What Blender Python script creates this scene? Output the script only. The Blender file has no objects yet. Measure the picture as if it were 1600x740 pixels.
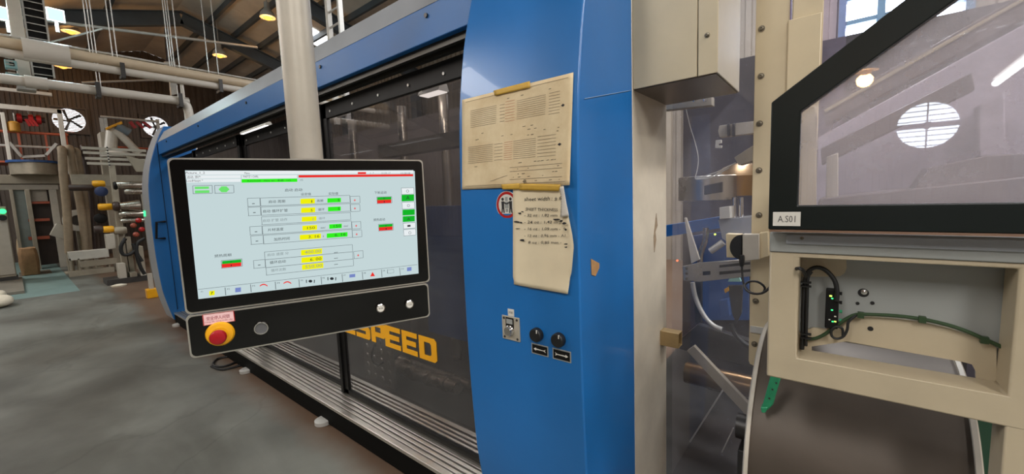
import bpy, bmesh, math, random
from mathutils import Vector, Matrix
random.seed(7)
PI = math.pi
S = bpy.context.scene
COL = S.collection

# ---------------------------------------------------------------- camera
F = 628.539                      # focal length in pixels of the 1600 x 740 frame
RX = Vector((0.77823153, 0.03292518, -0.62711372))
RY = Vector((0.62679393, -0.10200764, 0.772479))
RZ = Vector((-0.03853638, -0.99423859, -0.10002286))
CAM = Vector((0, 0, 1.6))
cam_d = bpy.data.cameras.new('camera')
cam = bpy.data.objects.new('camera', cam_d)
COL.objects.link(cam)
cam_d.sensor_fit = 'HORIZONTAL'
cam_d.sensor_width = 36.0
cam_d.lens = 36.0 * F / 1600.0
cam_d.clip_start = 0.02
cam_d.clip_end = 200
cam.matrix_world = Matrix(((RX[0], -RX[1], -RX[2], CAM[0]),
                           (RY[0], -RY[1], -RY[2], CAM[1]),
                           (RZ[0], -RZ[1], -RZ[2], CAM[2]),
                           (0, 0, 0, 1)))
S.camera = cam

# ---------------------------------------------------------------- sky, exposure, large lights
w = bpy.data.worlds.new('sky')
S.world = w
w.use_nodes = True
bg = w.node_tree.nodes['Background']
bg.inputs['Color'].default_value = (0.74, 0.84, 1.0, 1)
bg.inputs['Strength'].default_value = 14.0
S.view_settings.view_transform = 'Standard'
S.view_settings.look = 'None'
S.view_settings.exposure = 0.0
S.view_settings.gamma = 1.0
S.view_settings.use_curve_mapping = False

RIDGE_Y, RIDGE_Z, PITCH = 3.97, 8.0, 0.29
def roof_z(y):
    return RIDGE_Z - PITCH * abs(y - RIDGE_Y)
# skylights added to the roof out of view as fill light; (x, y, sx, sy, power, colour)
FILL_SKYLIGHTS = [(-1.8, -3.6, 1.1, 3.0, 150, (1.0, 0.96, 0.92)),
             (-6.6, -3.6, 1.1, 3.0, 200, (1.0, 0.96, 0.92)),
             (-11.5, -3.6, 1.1, 3.0, 200, (1.0, 0.96, 0.92)),
             (-17.5, -3.2, 1.1, 3.0, 220, (1.0, 0.96, 0.92)),
             (3.2, -3.6, 1.1, 3.0, 420, (1.0, 0.96, 0.92)),
             (4.6, 1.0, 1.1, 3.0, 420, (1.0, 0.97, 0.94)),  # this and the next added to light the tower's side face
             (8.6, 1.0, 1.1, 3.0, 420, (1.0, 0.97, 0.94)),
             (-1.0, 6.9, 1.1, 3.0, 420, (0.95, 0.97, 1.0)),
             (3.0, 6.9, 1.1, 3.0, 420, (0.95, 0.97, 1.0)),
             (-6.0, 7.0, 1.1, 3.0, 420, (0.95, 0.97, 1.0))]
for x, y, sx, sy, p, c in FILL_SKYLIGHTS:
    ld = bpy.data.lights.new('skylight_fill', 'AREA')
    ld.shape = 'RECTANGLE'
    ld.size, ld.size_y = sx, sy
    ld.energy = p
    ld.color = c
    lo = bpy.data.objects.new('skylight_fill', ld)
    COL.objects.link(lo)
    lo.location = (x, y, roof_z(y) - 0.10)
    lo.rotation_euler = (math.atan(PITCH) * (1 if y < RIDGE_Y else -1), 0, 0)

# ---------------------------------------------------------------- helpers
def ray(px, py):
    a, b = px - 800.0, py - 370.0
    v = Vector((a, b, F))
    return Vector((RX.dot(v), RY.dot(v), RZ.dot(v)))
def at(px, py, ax, val):
    "the point of the plane axis = val that the photograph shows at a pixel"
    r = ray(px, py)
    return CAM + r * ((val - CAM[ax]) / r[ax])

MATS = {}
def mat(name, col, rough=0.5, metal=0.0, var=0.08, scale=6.0, bump=0.0, spec=0.5, emit=None, estr=0.0, stain=None, coat=0.0, coords='Object'):
    if name in MATS:
        return MATS[name]
    m = bpy.data.materials.new(name)
    m.use_nodes = True
    nt = m.node_tree
    b = nt.nodes['Principled BSDF']
    b.inputs['Roughness'].default_value = rough
    b.inputs['Metallic'].default_value = metal
    b.inputs['Specular IOR Level'].default_value = spec
    b.inputs['Coat Weight'].default_value = coat
    c4 = (*col, 1)
    b.inputs['Base Color'].default_value = c4
    if var > 0:
        tc = nt.nodes.new('ShaderNodeTexCoord')
        nz = nt.nodes.new('ShaderNodeTexNoise')
        nz.inputs['Scale'].default_value = scale
        nz.inputs['Detail'].default_value = 6
        nz.inputs['Roughness'].default_value = 0.6
        nt.links.new(tc.outputs[coords], nz.inputs['Vector'])
        rp = nt.nodes.new('ShaderNodeValToRGB')
        rp.color_ramp.elements[0].position = 0.3
        rp.color_ramp.elements[1].position = 0.7
        lo = stain if stain else tuple(max(0, k * (1 - var)) for k in col)
        hi = tuple(min(1, k * (1 + var * 0.6)) for k in col)
        rp.color_ramp.elements[0].color = (*lo, 1)
        rp.color_ramp.elements[1].color = (*hi, 1)
        nt.links.new(nz.outputs['Fac'], rp.inputs['Fac'])
        nt.links.new(rp.outputs['Color'], b.inputs['Base Color'])
        mr = nt.nodes.new('ShaderNodeMapRange')
        mr.inputs['To Min'].default_value = max(0.02, rough - 0.07)
        mr.inputs['To Max'].default_value = min(1, rough + 0.07)
        nt.links.new(nz.outputs['Fac'], mr.inputs['Value'])
        nt.links.new(mr.outputs['Result'], b.inputs['Roughness'])
        if bump > 0:
            bp = nt.nodes.new('ShaderNodeBump')
            bp.inputs['Strength'].default_value = bump
            bp.inputs['Distance'].default_value = 0.01
            nt.links.new(nz.outputs['Fac'], bp.inputs['Height'])
            nt.links.new(bp.outputs['Normal'], b.inputs['Normal'])
    if emit:
        b.inputs['Emission Color'].default_value = (*emit, 1)
        b.inputs['Emission Strength'].default_value = estr
    MATS[name] = m
    return m

def glass(name, tint, haze=0.0, haze_col=(0.7, 0.7, 0.75), refl=1.0, rough=0.02, noise=0.0, nscale=3.0, halo=0.0):
    "sheet glazing: lets light straight through, tinted, with a mirror coat and a dusty film"
    if name in MATS:
        return MATS[name]
    m = bpy.data.materials.new(name)
    m.use_nodes = True
    nt = m.node_tree
    nt.nodes.remove(nt.nodes['Principled BSDF'])
    out = nt.nodes['Material Output']
    tr = nt.nodes.new('ShaderNodeBsdfTransparent')
    tr.inputs['Color'].default_value = (*tint, 1)
    df = nt.nodes.new('ShaderNodeBsdfDiffuse')
    df.inputs['Color'].default_value = (*haze_col, 1)
    m1 = nt.nodes.new('ShaderNodeMixShader')
    m1.inputs['Fac'].default_value = haze
    if noise > 0:
        tc = nt.nodes.new('ShaderNodeTexCoord')
        nz = nt.nodes.new('ShaderNodeTexNoise')
        nz.inputs['Scale'].default_value = nscale
        nz.inputs['Detail'].default_value = 8
        nz.inputs['Roughness'].default_value = 0.65
        nt.links.new(tc.outputs['Object'], nz.inputs['Vector'])
        mr = nt.nodes.new('ShaderNodeMapRange')
        mr.inputs['From Min'].default_value = 0.35
        mr.inputs['From Max'].default_value = 0.75
        mr.inputs['To Min'].default_value = haze * (1 - noise)
        mr.inputs['To Max'].default_value = min(1, haze * (1 + noise))
        nt.links.new(nz.outputs['Fac'], mr.inputs['Value'])
        nt.links.new(mr.outputs['Result'], m1.inputs['Fac'])
    nt.links.new(tr.outputs[0], m1.inputs[1])
    nt.links.new(df.outputs[0], m1.inputs[2])
    gl = nt.nodes.new('ShaderNodeBsdfGlossy')
    gl.inputs['Roughness'].default_value = rough
    gl.inputs['Color'].default_value = (1, 1, 1, 1)
    fr = nt.nodes.new('ShaderNodeFresnel')
    fr.inputs['IOR'].default_value = 1.5
    mu = nt.nodes.new('ShaderNodeMath')
    mu.operation = 'MULTIPLY'
    mu.inputs[1].default_value = refl
    mu.use_clamp = True
    nt.links.new(fr.outputs[0], mu.inputs[0])
    m2 = nt.nodes.new('ShaderNodeMixShader')
    nt.links.new(mu.outputs[0], m2.inputs['Fac'])
    nt.links.new(m1.outputs[0], m2.inputs[1])
    top = gl
    if halo > 0:
        g2 = nt.nodes.new('ShaderNodeBsdfGlossy')
        g2.inputs['Roughness'].default_value = 0.34
        top = nt.nodes.new('ShaderNodeMixShader')
        top.inputs['Fac'].default_value = halo
        nt.links.new(gl.outputs[0], top.inputs[1])
        nt.links.new(g2.outputs[0], top.inputs[2])
    nt.links.new(top.outputs[0], m2.inputs[2])
    # a sheet has one optical surface: its far side lets everything through
    ge = nt.nodes.new('ShaderNodeNewGeometry')
    t2 = nt.nodes.new('ShaderNodeBsdfTransparent')
    m3 = nt.nodes.new('ShaderNodeMixShader')
    nt.links.new(ge.outputs['Backfacing'], m3.inputs['Fac'])
    nt.links.new(m2.outputs[0], m3.inputs[1])
    nt.links.new(t2.outputs[0], m3.inputs[2])
    nt.links.new(m3.outputs[0], out.inputs['Surface'])
    MATS[name] = m
    return m

def glow(name, col, strength):
    if name in MATS:
        return MATS[name]
    m = bpy.data.materials.new(name)
    m.use_nodes = True
    nt = m.node_tree
    nt.nodes.remove(nt.nodes['Principled BSDF'])
    e = nt.nodes.new('ShaderNodeEmission')
    e.inputs['Color'].default_value = (*col, 1)
    e.inputs['Strength'].default_value = strength
    nt.links.new(e.outputs[0], nt.nodes['Material Output'].inputs['Surface'])
    MATS[name] = m
    return m

ROOTM = {}
def tag(o, label=None, cat=None, group=None, kind=None):
    if label: o['label'] = label
    if cat: o['category'] = cat
    if group: o['group'] = group
    if kind: o['kind'] = kind
    return o
def thing(name, loc, label=None, cat=None, group=None, kind=None, rz=0.0):
    o = bpy.data.objects.new(name, None)
    o.empty_display_size = 0.1
    COL.objects.link(o)
    o.location = loc
    o.rotation_euler = (0, 0, rz)
    ROOTM[o] = Matrix.Translation(Vector(loc)) @ Matrix.Rotation(rz, 4, 'Z')
    return tag(o, label, cat, group, kind)
def root_matrix(o):
    while o is not None and o not in ROOTM and o.parent:
        o = o.parent
    return ROOTM.get(o, Matrix.Identity(4))

class MB:
    "collects shapes in world coordinates and links them as one mesh object"
    def __init__(s):
        s.v, s.f = [], []
    def add(s, vs, fs):
        k = len(s.v)
        s.v += [Vector(p) for p in vs]
        s.f += [tuple(i + k for i in f) for f in fs]
        return s
    def box(s, x0, x1, y0, y1, z0, z1):
        vs = [(x, y, z) for x in (x0, x1) for y in (y0, y1) for z in (z0, z1)]
        return s.add(vs, [(0, 1, 3, 2), (4, 6, 7, 5), (0, 4, 5, 1), (2, 3, 7, 6), (0, 2, 6, 4), (1, 5, 7, 3)])
    def bar(s, p, q, wx, wz, up=(0, 0, 1)):
        "a straight bar of rectangular section from p to q"
        p, q = Vector(p), Vector(q)
        d = (q - p).normalized()
        a = d.cross(Vector(up))
        if a.length < 1e-4:
            a = d.cross(Vector((1, 0, 0)))
        a.normalize()
        b = a.cross(d)
        vs = []
        for e in (p, q):
            for i, j in ((-1, -1), (1, -1), (1, 1), (-1, 1)):
                vs.append(e + a * (i * wx / 2) + b * (j * wz / 2))
        return s.add(vs, [(0, 3, 2, 1), (4, 5, 6, 7), (0, 1, 5, 4), (1, 2, 6, 5), (2, 3, 7, 6), (3, 0, 4, 7)])
    def prism(s, pts, h):
        "a flat polygon pushed along the vector h"
        h = Vector(h)
        n = len(pts)
        vs = [Vector(p) for p in pts] + [Vector(p) + h for p in pts]
        return s.add(vs, [tuple(range(n))[::-1], tuple(range(n, 2 * n))] + [(i, (i + 1) % n, (i + 1) % n + n, i + n) for i in range(n)])
    def ring(s, outer, inner, h):
        "a flat frame between two loops of equal length pushed along h"
        h = Vector(h)
        n = len(outer)
        vs = [Vector(p) for p in outer] + [Vector(p) for p in inner]
        vs += [v + h for v in vs]
        fs = []
        for i in range(n):
            j = (i + 1) % n
            fs += [(i, j, n + j, n + i), (2*n + i, 3*n + i, 3*n + j, 2*n + j), (i, 2*n + i, 2*n + j, j), (n + i, n + j, 3*n + j, 3*n + i)]
        return s.add(vs, fs)
    def cyl(s, p, q, r0, r1=None, n=20):
        p, q = Vector(p), Vector(q)
        r1 = r0 if r1 is None else r1
        d = (q - p).normalized()
        a = d.orthogonal().normalized()
        b = d.cross(a)
        vs = []
        for e, r in ((p, r0), (q, r1)):
            vs += [e + (a * math.cos(2*PI*i/n) + b * math.sin(2*PI*i/n)) * r for i in range(n)]
        return s.add(vs, [tuple(range(n))[::-1], tuple(range(n, 2*n))] + [(i, (i+1) % n, (i+1) % n + n, i + n) for i in range(n)])
    def lathe(s, p, axis, prof, n=24):
        "prof: (distance along the axis, radius)"
        p, d = Vector(p), Vector(axis).normalized()
        a = d.orthogonal().normalized()
        b = d.cross(a)
        vs, fs = [], []
        for t, r in prof:
            vs += [p + d * t + (a * math.cos(2*PI*i/n) + b * math.sin(2*PI*i/n)) * max(r, 1e-5) for i in range(n)]
        for k in range(len(prof) - 1):
            for i in range(n):
                j = (i + 1) % n
                fs.append((k*n + i, k*n + j, (k+1)*n + j, (k+1)*n + i))
        fs.append(tuple(range(n))[::-1])
        fs.append(tuple(range((len(prof)-1)*n, len(prof)*n)))
        return s.add(vs, fs)
    def tube(s, pts, r, n=8, smooth=3):
        pts = [Vector(p) for p in pts]
        if smooth > 1 and len(pts) > 2:
            P = [pts[0]*2 - pts[1]] + pts + [pts[-1]*2 - pts[-2]]
            o = []
            for i in range(1, len(P) - 2):
                for k in range(smooth):
                    t = k / smooth
                    a, b, c, d = P[i-1], P[i], P[i+1], P[i+2]
                    o.append(0.5*((2*b) + (c-a)*t + (2*a-5*b+4*c-d)*t*t + (3*b-a-3*c+d)*t*t*t))
            o.append(pts[-1])
            pts = o
        m = len(pts)
        vs, fs = [], []
        a = None
        for i, p in enumerate(pts):
            d = (pts[min(i+1, m-1)] - pts[max(i-1, 0)]).normalized()
            a = d.orthogonal().normalized() if a is None else (a - d * a.dot(d)).normalized()
            b = d.cross(a)
            vs += [p + (a*math.cos(2*PI*k/n) + b*math.sin(2*PI*k/n))*r for k in range(n)]
        for i in range(m-1):
            for k in range(n):
                j = (k+1) % n
                fs.append((i*n+k, i*n+j, (i+1)*n+j, (i+1)*n+k))
        fs.append(tuple(range(n))[::-1])
        fs.append(tuple(range((m-1)*n, m*n)))
        return s.add(vs, fs)
    def build(s, name, m, parent=None, bevel=0.0, smooth=True, fix=True):
        M = root_matrix(parent).inverted() if parent else Matrix.Identity(4)
        me = bpy.data.meshes.new(name)
        me.from_pydata([M @ v for v in s.v], [], s.f)
        if fix:
            bm = bmesh.new()
            bm.from_mesh(me)
            bmesh.ops.recalc_face_normals(bm, faces=bm.faces)
            bm.to_mesh(me)
            bm.free()
        me.materials.append(m)
        if smooth:
            me.polygons.foreach_set('use_smooth', [True] * len(me.polygons))
            me.set_sharp_from_angle(angle=math.radians(32))
        o = bpy.data.objects.new(name, me)
        COL.objects.link(o)
        if parent:
            o.parent = parent
        if bevel > 0:
            b = o.modifiers.new('Bevel', 'BEVEL')
            b.width = bevel
            b.segments = 2
            b.limit_method = 'ANGLE'
            b.angle_limit = math.radians(40)
        return o

def copy_tree(o, parent=None):
    c = o.copy()
    COL.objects.link(c)
    if parent: c.parent = parent
    for ch in list(o.children):
        copy_tree(ch, c)
    return c

TXT = {}
def text_shape(t, bold=0.0):
    "vertices, faces and bounds of a line of text of size 1"
    key = (t, bold)
    if key in TXT: return TXT[key]
    cu = bpy.data.curves.new('lettering', 'FONT')
    cu.body = t
    cu.resolution_u = 2
    cu.offset = bold
    ob = bpy.data.objects.new('lettering', cu)
    COL.objects.link(ob)
    dg = bpy.context.evaluated_depsgraph_get()
    me = bpy.data.meshes.new_from_object(ob.evaluated_get(dg))
    vs = [(v.co.x, v.co.y) for v in me.vertices]
    fs = [tuple(p.vertices) for p in me.polygons]
    bpy.data.meshes.remove(me)
    bpy.data.objects.remove(ob)
    bpy.data.curves.remove(cu)
    xs = [v[0] for v in vs] or [0, 1]
    ys = [v[1] for v in vs] or [0, 1]
    TXT[key] = (vs, fs, min(xs), max(xs), min(ys), max(ys))
    return TXT[key]
def letter(mb, t, f, x0, x1, yc, h, shear=0.0, jit=0.0, bold=0.0):
    "fit the text between x0 and x1, centred on yc with letter height h; f maps (x, y) to a point"
    vs, fs, a, b, c, d = text_shape(t, bold)
    sx = (x1 - x0) / (b - a)
    sy = h / (d - c)
    mb.add([f(x0 + (x - a)*sx + shear*(y - c)*sy, yc - h/2 + (y - c)*sy + jit*math.sin((x-a)*3.1)) for x, y in vs], fs)

def lin(r, g, b):
    return tuple((c/255/12.92 if c <= 10 else ((c/255+0.055)/1.055)**2.4) for c in (r, g, b))
# ---------------------------------------------------------------- materials
M_conc = mat('concrete', lin(112, 114, 107), 0.55, var=0.30, scale=1.3, bump=0.12)
M_concdark = mat('dark_concrete', lin(118, 112, 100), 0.6, var=0.3, scale=2.0)
M_roof = mat('roof_foil', lin(214, 206, 192), 0.6, var=0.18, scale=1.2)
M_steel = mat('roof_steel', lin(84, 92, 98), 0.55, var=0.2, scale=2)
M_corr = mat('corrugated_brown', lin(84, 74, 66), 0.5, var=0.2, scale=1.5)
M_wall = mat('corrugated_pale', lin(150, 140, 128), 0.5, var=0.15, scale=1.5)
M_blue = mat('blue_paint', lin(24, 104, 172), 0.33, var=0.06, scale=3, spec=0.5, coat=0.15)
M_bluebeam = mat('blue_beam_paint', lin(26, 96, 160), 0.42, var=0.07, scale=3, spec=0.35)
M_grey = mat('grey_paint', lin(150, 153, 157), 0.42, var=0.10, scale=4)
M_beige = mat('beige_paint', lin(196, 180, 148), 0.42, var=0.07, scale=5)
M_beige2 = mat('beige_frame_paint', lin(178, 164, 138), 0.40, var=0.08, scale=6)
M_panel = mat('beige_side_panel', lin(204, 194, 176), 0.38, var=0.16, scale=4)
M_bgrey = mat('blue_grey_plate', lin(146, 148, 144), 0.45, var=0.06, scale=4)
M_black = mat('black_paint', lin(17, 16, 15), 0.5, var=0.1, scale=9, spec=0.22)
M_gloss = mat('black_glass', lin(9, 8, 8), 0.12, var=0.0, spec=0.4)
M_dgreen = mat('dark_green_frame', lin(15, 22, 20), 0.34, var=0.15, scale=5, spec=0.3)
M_rubber = mat('black_rubber', lin(20, 20, 20), 0.55, var=0.1)
M_alu = mat('aluminium', lin(205, 200, 190), 0.32, 0.85, var=0.10, scale=14)
M_galv = mat('galvanised', lin(198, 196, 190), 0.42, 0.35, var=0.12, scale=9)
M_chrome = mat('chrome', lin(215, 210, 205), 0.16, 1.0, var=0.0)
M_stain = mat('stainless', lin(180, 172, 160), 0.28, 0.95, var=0.10, scale=3)
M_dsteel = mat('dark_steel', lin(72, 70, 68), 0.42, 0.6, var=0.2, scale=4)
M_white = mat('white_paint', lin(208, 204, 194), 0.45, var=0.08, scale=5)
M_pipe = mat('white_pipe', lin(206, 200, 188), 0.38, var=0.08, scale=3)
M_paper = mat('drawing_paper', lin(214, 196, 160), 0.75, var=0.07, scale=9, stain=lin(196, 172, 132))
M_paper2 = mat('note_paper', lin(218, 202, 170), 0.75, var=0.06, scale=9)
M_tape = mat('masking_tape', lin(190, 150, 52), 0.55, var=0.12, scale=20)
M_ink = mat('ink', lin(26, 24, 26), 0.6, var=0.0)
M_print = mat('faint_print', lin(120, 106, 88), 0.7, var=0.0)
M_print2 = mat('red_print', lin(186, 122, 92), 0.7, var=0.0)
M_yellow = mat('yellow_paint', lin(232, 166, 22), 0.35, var=0.08, scale=7)
M_decal = mat('orange_decal', lin(250, 178, 26), 0.4, var=0.0)
M_red = mat('red_paint', lin(170, 28, 26), 0.35, var=0.08, scale=7)
M_rail = mat('orange_red_paint', lin(176, 86, 58), 0.5, var=0.15)
M_green = mat('green_plastic', lin(40, 140, 96), 0.35, var=0.2, scale=30)
M_cable = mat('green_cable', lin(40, 62, 34), 0.45, var=0.1)
M_brown = mat('dusty_hose', lin(152, 134, 110), 0.65, var=0.2, scale=6)
M_darkbrown = mat('dark_brown_metal', lin(60, 44, 36), 0.5, var=0.2)
M_mach = mat('machine_grey_beige', lin(158, 148, 130), 0.5, var=0.15, scale=3)
M_mach2 = mat('machine_pale', lin(178, 170, 156), 0.5, var=0.12, scale=3)
M_sack = mat('brown_sack', lin(160, 124, 86), 0.8, var=0.2, scale=9, bump=0.5)
M_sackw = mat('white_sack', lin(208, 198, 178), 0.8, var=0.12, scale=9, bump=0.5)
M_inner = mat('machine_interior', lin(112, 102, 98), 0.5, var=0.2, scale=3)
M_innerblue = mat('interior_blue', lin(48, 84, 140), 0.4, var=0.1)
M_tealpaint = mat('teal_floor_paint', lin(112, 136, 132), 0.55, var=0.2, scale=2)
M_tint = glass('tinted_door_glass', (0.40, 0.37, 0.37), haze=0.075, haze_col=(0.5, 0.46, 0.46), refl=1.6, rough=0.03, noise=0.5, nscale=2)
M_poly = glass('dusty_polycarbonate', (0.88, 0.89, 0.93), haze=0.13, haze_col=(0.62, 0.6, 0.70), refl=1.3, rough=0.04, noise=0.9, nscale=2.4)
M_acryl = glass('scratched_acrylic', (0.92, 0.90, 0.93), haze=0.26, haze_col=(0.90, 0.84, 0.92), refl=3.2, rough=0.012, noise=0.35, nscale=3, halo=0.4)
M_pane = glass('window_pane', (0.95, 0.96, 0.98), haze=0.05, refl=1.0)
M_lampglow = glow('sodium_glow', (1.0, 0.40, 0.07), 2.6)
M_whiteglow = glow('daylight_lamp_glow', (0.30, 0.95, 1.0), 2.6)
M_skyglow = glow('skylight_sheet', (0.92, 0.96, 1.0), 5.0)
M_ledg = glow('green_led', (0.05, 1.0, 0.25), 2.2)
M_ledy = glow('yellow_led', (0.75, 1.0, 0.15), 2.0)

# ---------------------------------------------------------------- setting
X0, X1, Y0, Y1 = -22.0, 11.6, -9.0, 9.5
floor = MB().box(X0 - .3, X1 + .3, Y0 - .3, Y1 + .3, -0.2, 0).build('floor', M_conc, smooth=False)
tag(floor, kind='structure')
# concrete: cement smears, oil stains and hairline cracks of the material
nt = M_conc.node_tree
def conc_nodes():
    b = nt.nodes['Principled BSDF']
    src = b.inputs['Base Color'].links[0].from_socket
    tc = nt.nodes.new('ShaderNodeTexCoord')
    n2 = nt.nodes.new('ShaderNodeTexNoise'); n2.inputs['Scale'].default_value = 0.55; n2.inputs['Detail'].default_value = 8; n2.inputs['Distortion'].default_value = 0.8
    mp = nt.nodes.new('ShaderNodeMapping'); mp.inputs['Scale'].default_value = (1, 1.9, 1); mp.inputs['Rotation'].default_value = (0, 0, 0.5)
    nt.links.new(tc.outputs['Object'], mp.inputs['Vector']); nt.links.new(mp.outputs['Vector'], n2.inputs['Vector'])
    r2 = nt.nodes.new('ShaderNodeValToRGB')
    r2.color_ramp.elements[0].position = 0.38; r2.color_ramp.elements[0].color = (0.38, 0.36, 0.33, 1)
    r2.color_ramp.elements[1].position = 0.62; r2.color_ramp.elements[1].color = (1, 1, 1, 1)
    nt.links.new(n2.outputs['Fac'], r2.inputs['Fac'])
    mx = nt.nodes.new('ShaderNodeMix'); mx.data_type = 'RGBA'; mx.blend_type = 'MULTIPLY'; mx.inputs[0].default_value = 0.75
    nt.links.new(src, mx.inputs[6]); nt.links.new(r2.outputs['Color'], mx.inputs[7])
    vo = nt.nodes.new('ShaderNodeTexVoronoi'); vo.feature = 'DISTANCE_TO_EDGE'; vo.inputs['Scale'].default_value = 0.55
    n3 = nt.nodes.new('ShaderNodeTexNoise'); n3.inputs['Scale'].default_value = 2.2; n3.inputs['Detail'].default_value = 6
    nt.links.new(tc.outputs['Object'], n3.inputs['Vector'])
    m3 = nt.nodes.new('ShaderNodeMix'); m3.data_type = 'VECTOR'; m3.inputs[0].default_value = 0.28
    nt.links.new(tc.outputs['Object'], m3.inputs[4]); nt.links.new(n3.outputs['Color'], m3.inputs[5]); nt.links.new(m3.outputs[1], vo.inputs['Vector'])
    r3 = nt.nodes.new('ShaderNodeValToRGB')
    r3.color_ramp.elements[0].position = 0.0; r3.color_ramp.elements[0].color = (0.75, 0.75, 0.75, 1)
    r3.color_ramp.elements[1].position = 0.008; r3.color_ramp.elements[1].color = (1, 1, 1, 1)
    nt.links.new(vo.outputs['Distance'], r3.inputs['Fac'])
    m4 = nt.nodes.new('ShaderNodeMix'); m4.data_type = 'RGBA'; m4.blend_type = 'MULTIPLY'; m4.inputs[0].default_value = 0.7
    nt.links.new(mx.outputs[2], m4.inputs[6]); nt.links.new(r3.outputs['Color'], m4.inputs[7])
    # brown tone along the foot of the machine
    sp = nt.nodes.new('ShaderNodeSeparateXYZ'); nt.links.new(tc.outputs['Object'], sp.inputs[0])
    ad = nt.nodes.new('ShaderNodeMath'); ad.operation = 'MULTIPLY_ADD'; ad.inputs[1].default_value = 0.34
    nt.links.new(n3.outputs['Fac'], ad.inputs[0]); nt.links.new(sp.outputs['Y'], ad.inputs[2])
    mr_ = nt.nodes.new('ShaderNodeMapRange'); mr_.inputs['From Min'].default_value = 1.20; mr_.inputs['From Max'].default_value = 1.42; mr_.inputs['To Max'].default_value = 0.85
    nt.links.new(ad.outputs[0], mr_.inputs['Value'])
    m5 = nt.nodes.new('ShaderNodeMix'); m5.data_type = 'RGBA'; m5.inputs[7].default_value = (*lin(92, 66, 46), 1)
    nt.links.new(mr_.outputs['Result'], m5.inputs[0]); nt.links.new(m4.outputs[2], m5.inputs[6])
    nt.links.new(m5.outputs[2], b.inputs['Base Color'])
conc_nodes()
teal = MB().box(-21.9, -12.2, -0.35, 0.72, 0.0, 0.002)
tag(teal.build('trim_1', M_tealpaint, smooth=False), kind='structure')

def corrugated(name, m, axis, fixed, a0, a1, holes=(), pitch=0.22, dep=0.045, base=0.0):
    "a profiled sheet wall with rectangular openings; holes: (a0, a1, z0, z1)"
    cuts = {a0, a1}
    for h in holes: cuts |= {h[0], h[1]}
    k = a0
    prof = []
    while k < a1:
        for da, o in ((0, 0), (0.45, 0), (0.55, dep), (0.95, dep)):
            if k + da*pitch < a1: prof.append((k + da*pitch, o))
        k += pitch
    prof.append((a1, 0))
    for c in cuts:
        if all(abs(c - q[0]) > 1e-6 for q in prof): prof.append((c, 0.0))
    prof.sort()
    mb = MB()
    def P(a, o, z): return (fixed + o, a, z) if axis == 0 else (a, fixed + o, z)
    for (a, oa), (b, ob) in zip(prof[:-1], prof[1:]):
        mid = (a + b)/2
        tops = (roof_z(a), roof_z(b)) if axis == 0 else (roof_z(fixed),)*2
        segs = [(base, base, tops[0], tops[1])]
        for h in holes:
            if h[0] < mid < h[1]:
                segs = [(base, base, h[2], h[2]), (h[3], h[3], tops[0], tops[1])]
        for z0a, z0b, z1a, z1b in segs:
            mb.add([P(a, oa, z0a), P(b, ob, z0b), P(b, ob, z1b), P(a, oa, z1a)], [(0, 1, 2, 3)])
    return tag(mb.build(name, m, smooth=False, fix=False), kind='structure')
W1 = (1.20, 2.09, 4.55, 5.42)
W2 = (3.62, 4.50, 4.58, 5.44)
corrugated('wall_left', M_corr, 0, X0, Y0, Y1, [W1, W2])
FANX, FANZ, FANR = 1.30, 2.66, 0.36
corrugated('wall_front', M_wall, 1, Y0, X0, X1, [(FANX - .45, FANX + .45, FANZ - .45, FANZ + .45)])
L0, L1 = at(1318, 40, 1, Y1), at(1388, 40, 1, Y1)
LW = (L0.x - 0.02, L1.x + 0.9, 3.55, 5.15)
corrugated('wall_back', M_wall, 1, Y1, X0, X1, [(LW[0], LW[1], LW[2], LW[3])])
corrugated('wall_right', M_wall, 0, X1, Y0, Y1)

# roof: sheets between purlins, purlins and rafters
ceil = thing('ceiling', (0, 3.97, 8.0), kind='structure')
bays = [-22.0, -16.3, -11.6, -6.9, -2.2, 2.5, 7.2, 11.6]
ncols = 8
sk = [(x, y, sx, sy) for x, y, sx, sy, p, c in FILL_SKYLIGHTS] + [(-13.75, 6.75, 0.9, 0.95), (-13.3, 7.65, 0.8, 0.6)]
for side in (-1, 1):
    ye = Y0 - .3 if side < 0 else Y1 + .3
    for i in range(ncols):
        ya = RIDGE_Y + (ye - RIDGE_Y)*i/ncols
        yb = RIDGE_Y + (ye - RIDGE_Y)*(i+1)/ncols
        for a, b in zip(bays[:-1], bays[1:]):
            nsub = 3
            for k in range(nsub):
                xa, xb = a + (b-a)*k/nsub + .004, a + (b-a)*(k+1)/nsub - .004
                pts = [(xa, ya, roof_z(ya)), (xb, ya, roof_z(ya)), (xb, yb, roof_z(yb)), (xa, yb, roof_z(yb))]
                o = MB().prism(pts, (0, 0, 0.06)).build('roof_panel', M_roof, ceil, smooth=False)
        if i > 0:
            MB().bar((X0, ya, roof_z(ya) - .09), (X1, ya, roof_z(ya) - .09), 0.08, 0.17).build('purlin', M_steel, ceil, smooth=False)
    MB().prism([(X0 - .3, RIDGE_Y, RIDGE_Z + .07), (X1 + .3, RIDGE_Y, RIDGE_Z + .07), (X1 + .3, ye + .3*side, roof_z(ye + .3*side) + .07), (X0 - .3, ye + .3*side, roof_z(ye + .3*side) + .07)], (0, 0, .03)).build('light_seal_deck', M_roof, ceil, smooth=False)  # unseen layer added to stop sky light leaking between the roof panels
for x, y, sx, sy in sk:  # the last two are seen roof skylights, the others added fill panels
    z = lambda yy: roof_z(yy) - 0.03
    MB().prism([(x - sx/2, y - sy/2, z(y - sy/2)), (x + sx/2, y - sy/2, z(y - sy/2)), (x + sx/2, y + sy/2, z(y + sy/2)), (x - sx/2, y + sy/2, z(y + sy/2))], (0, 0, 0.02)).build('skylight_fill_panel', M_skyglow, ceil, smooth=False)
n = 1
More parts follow.
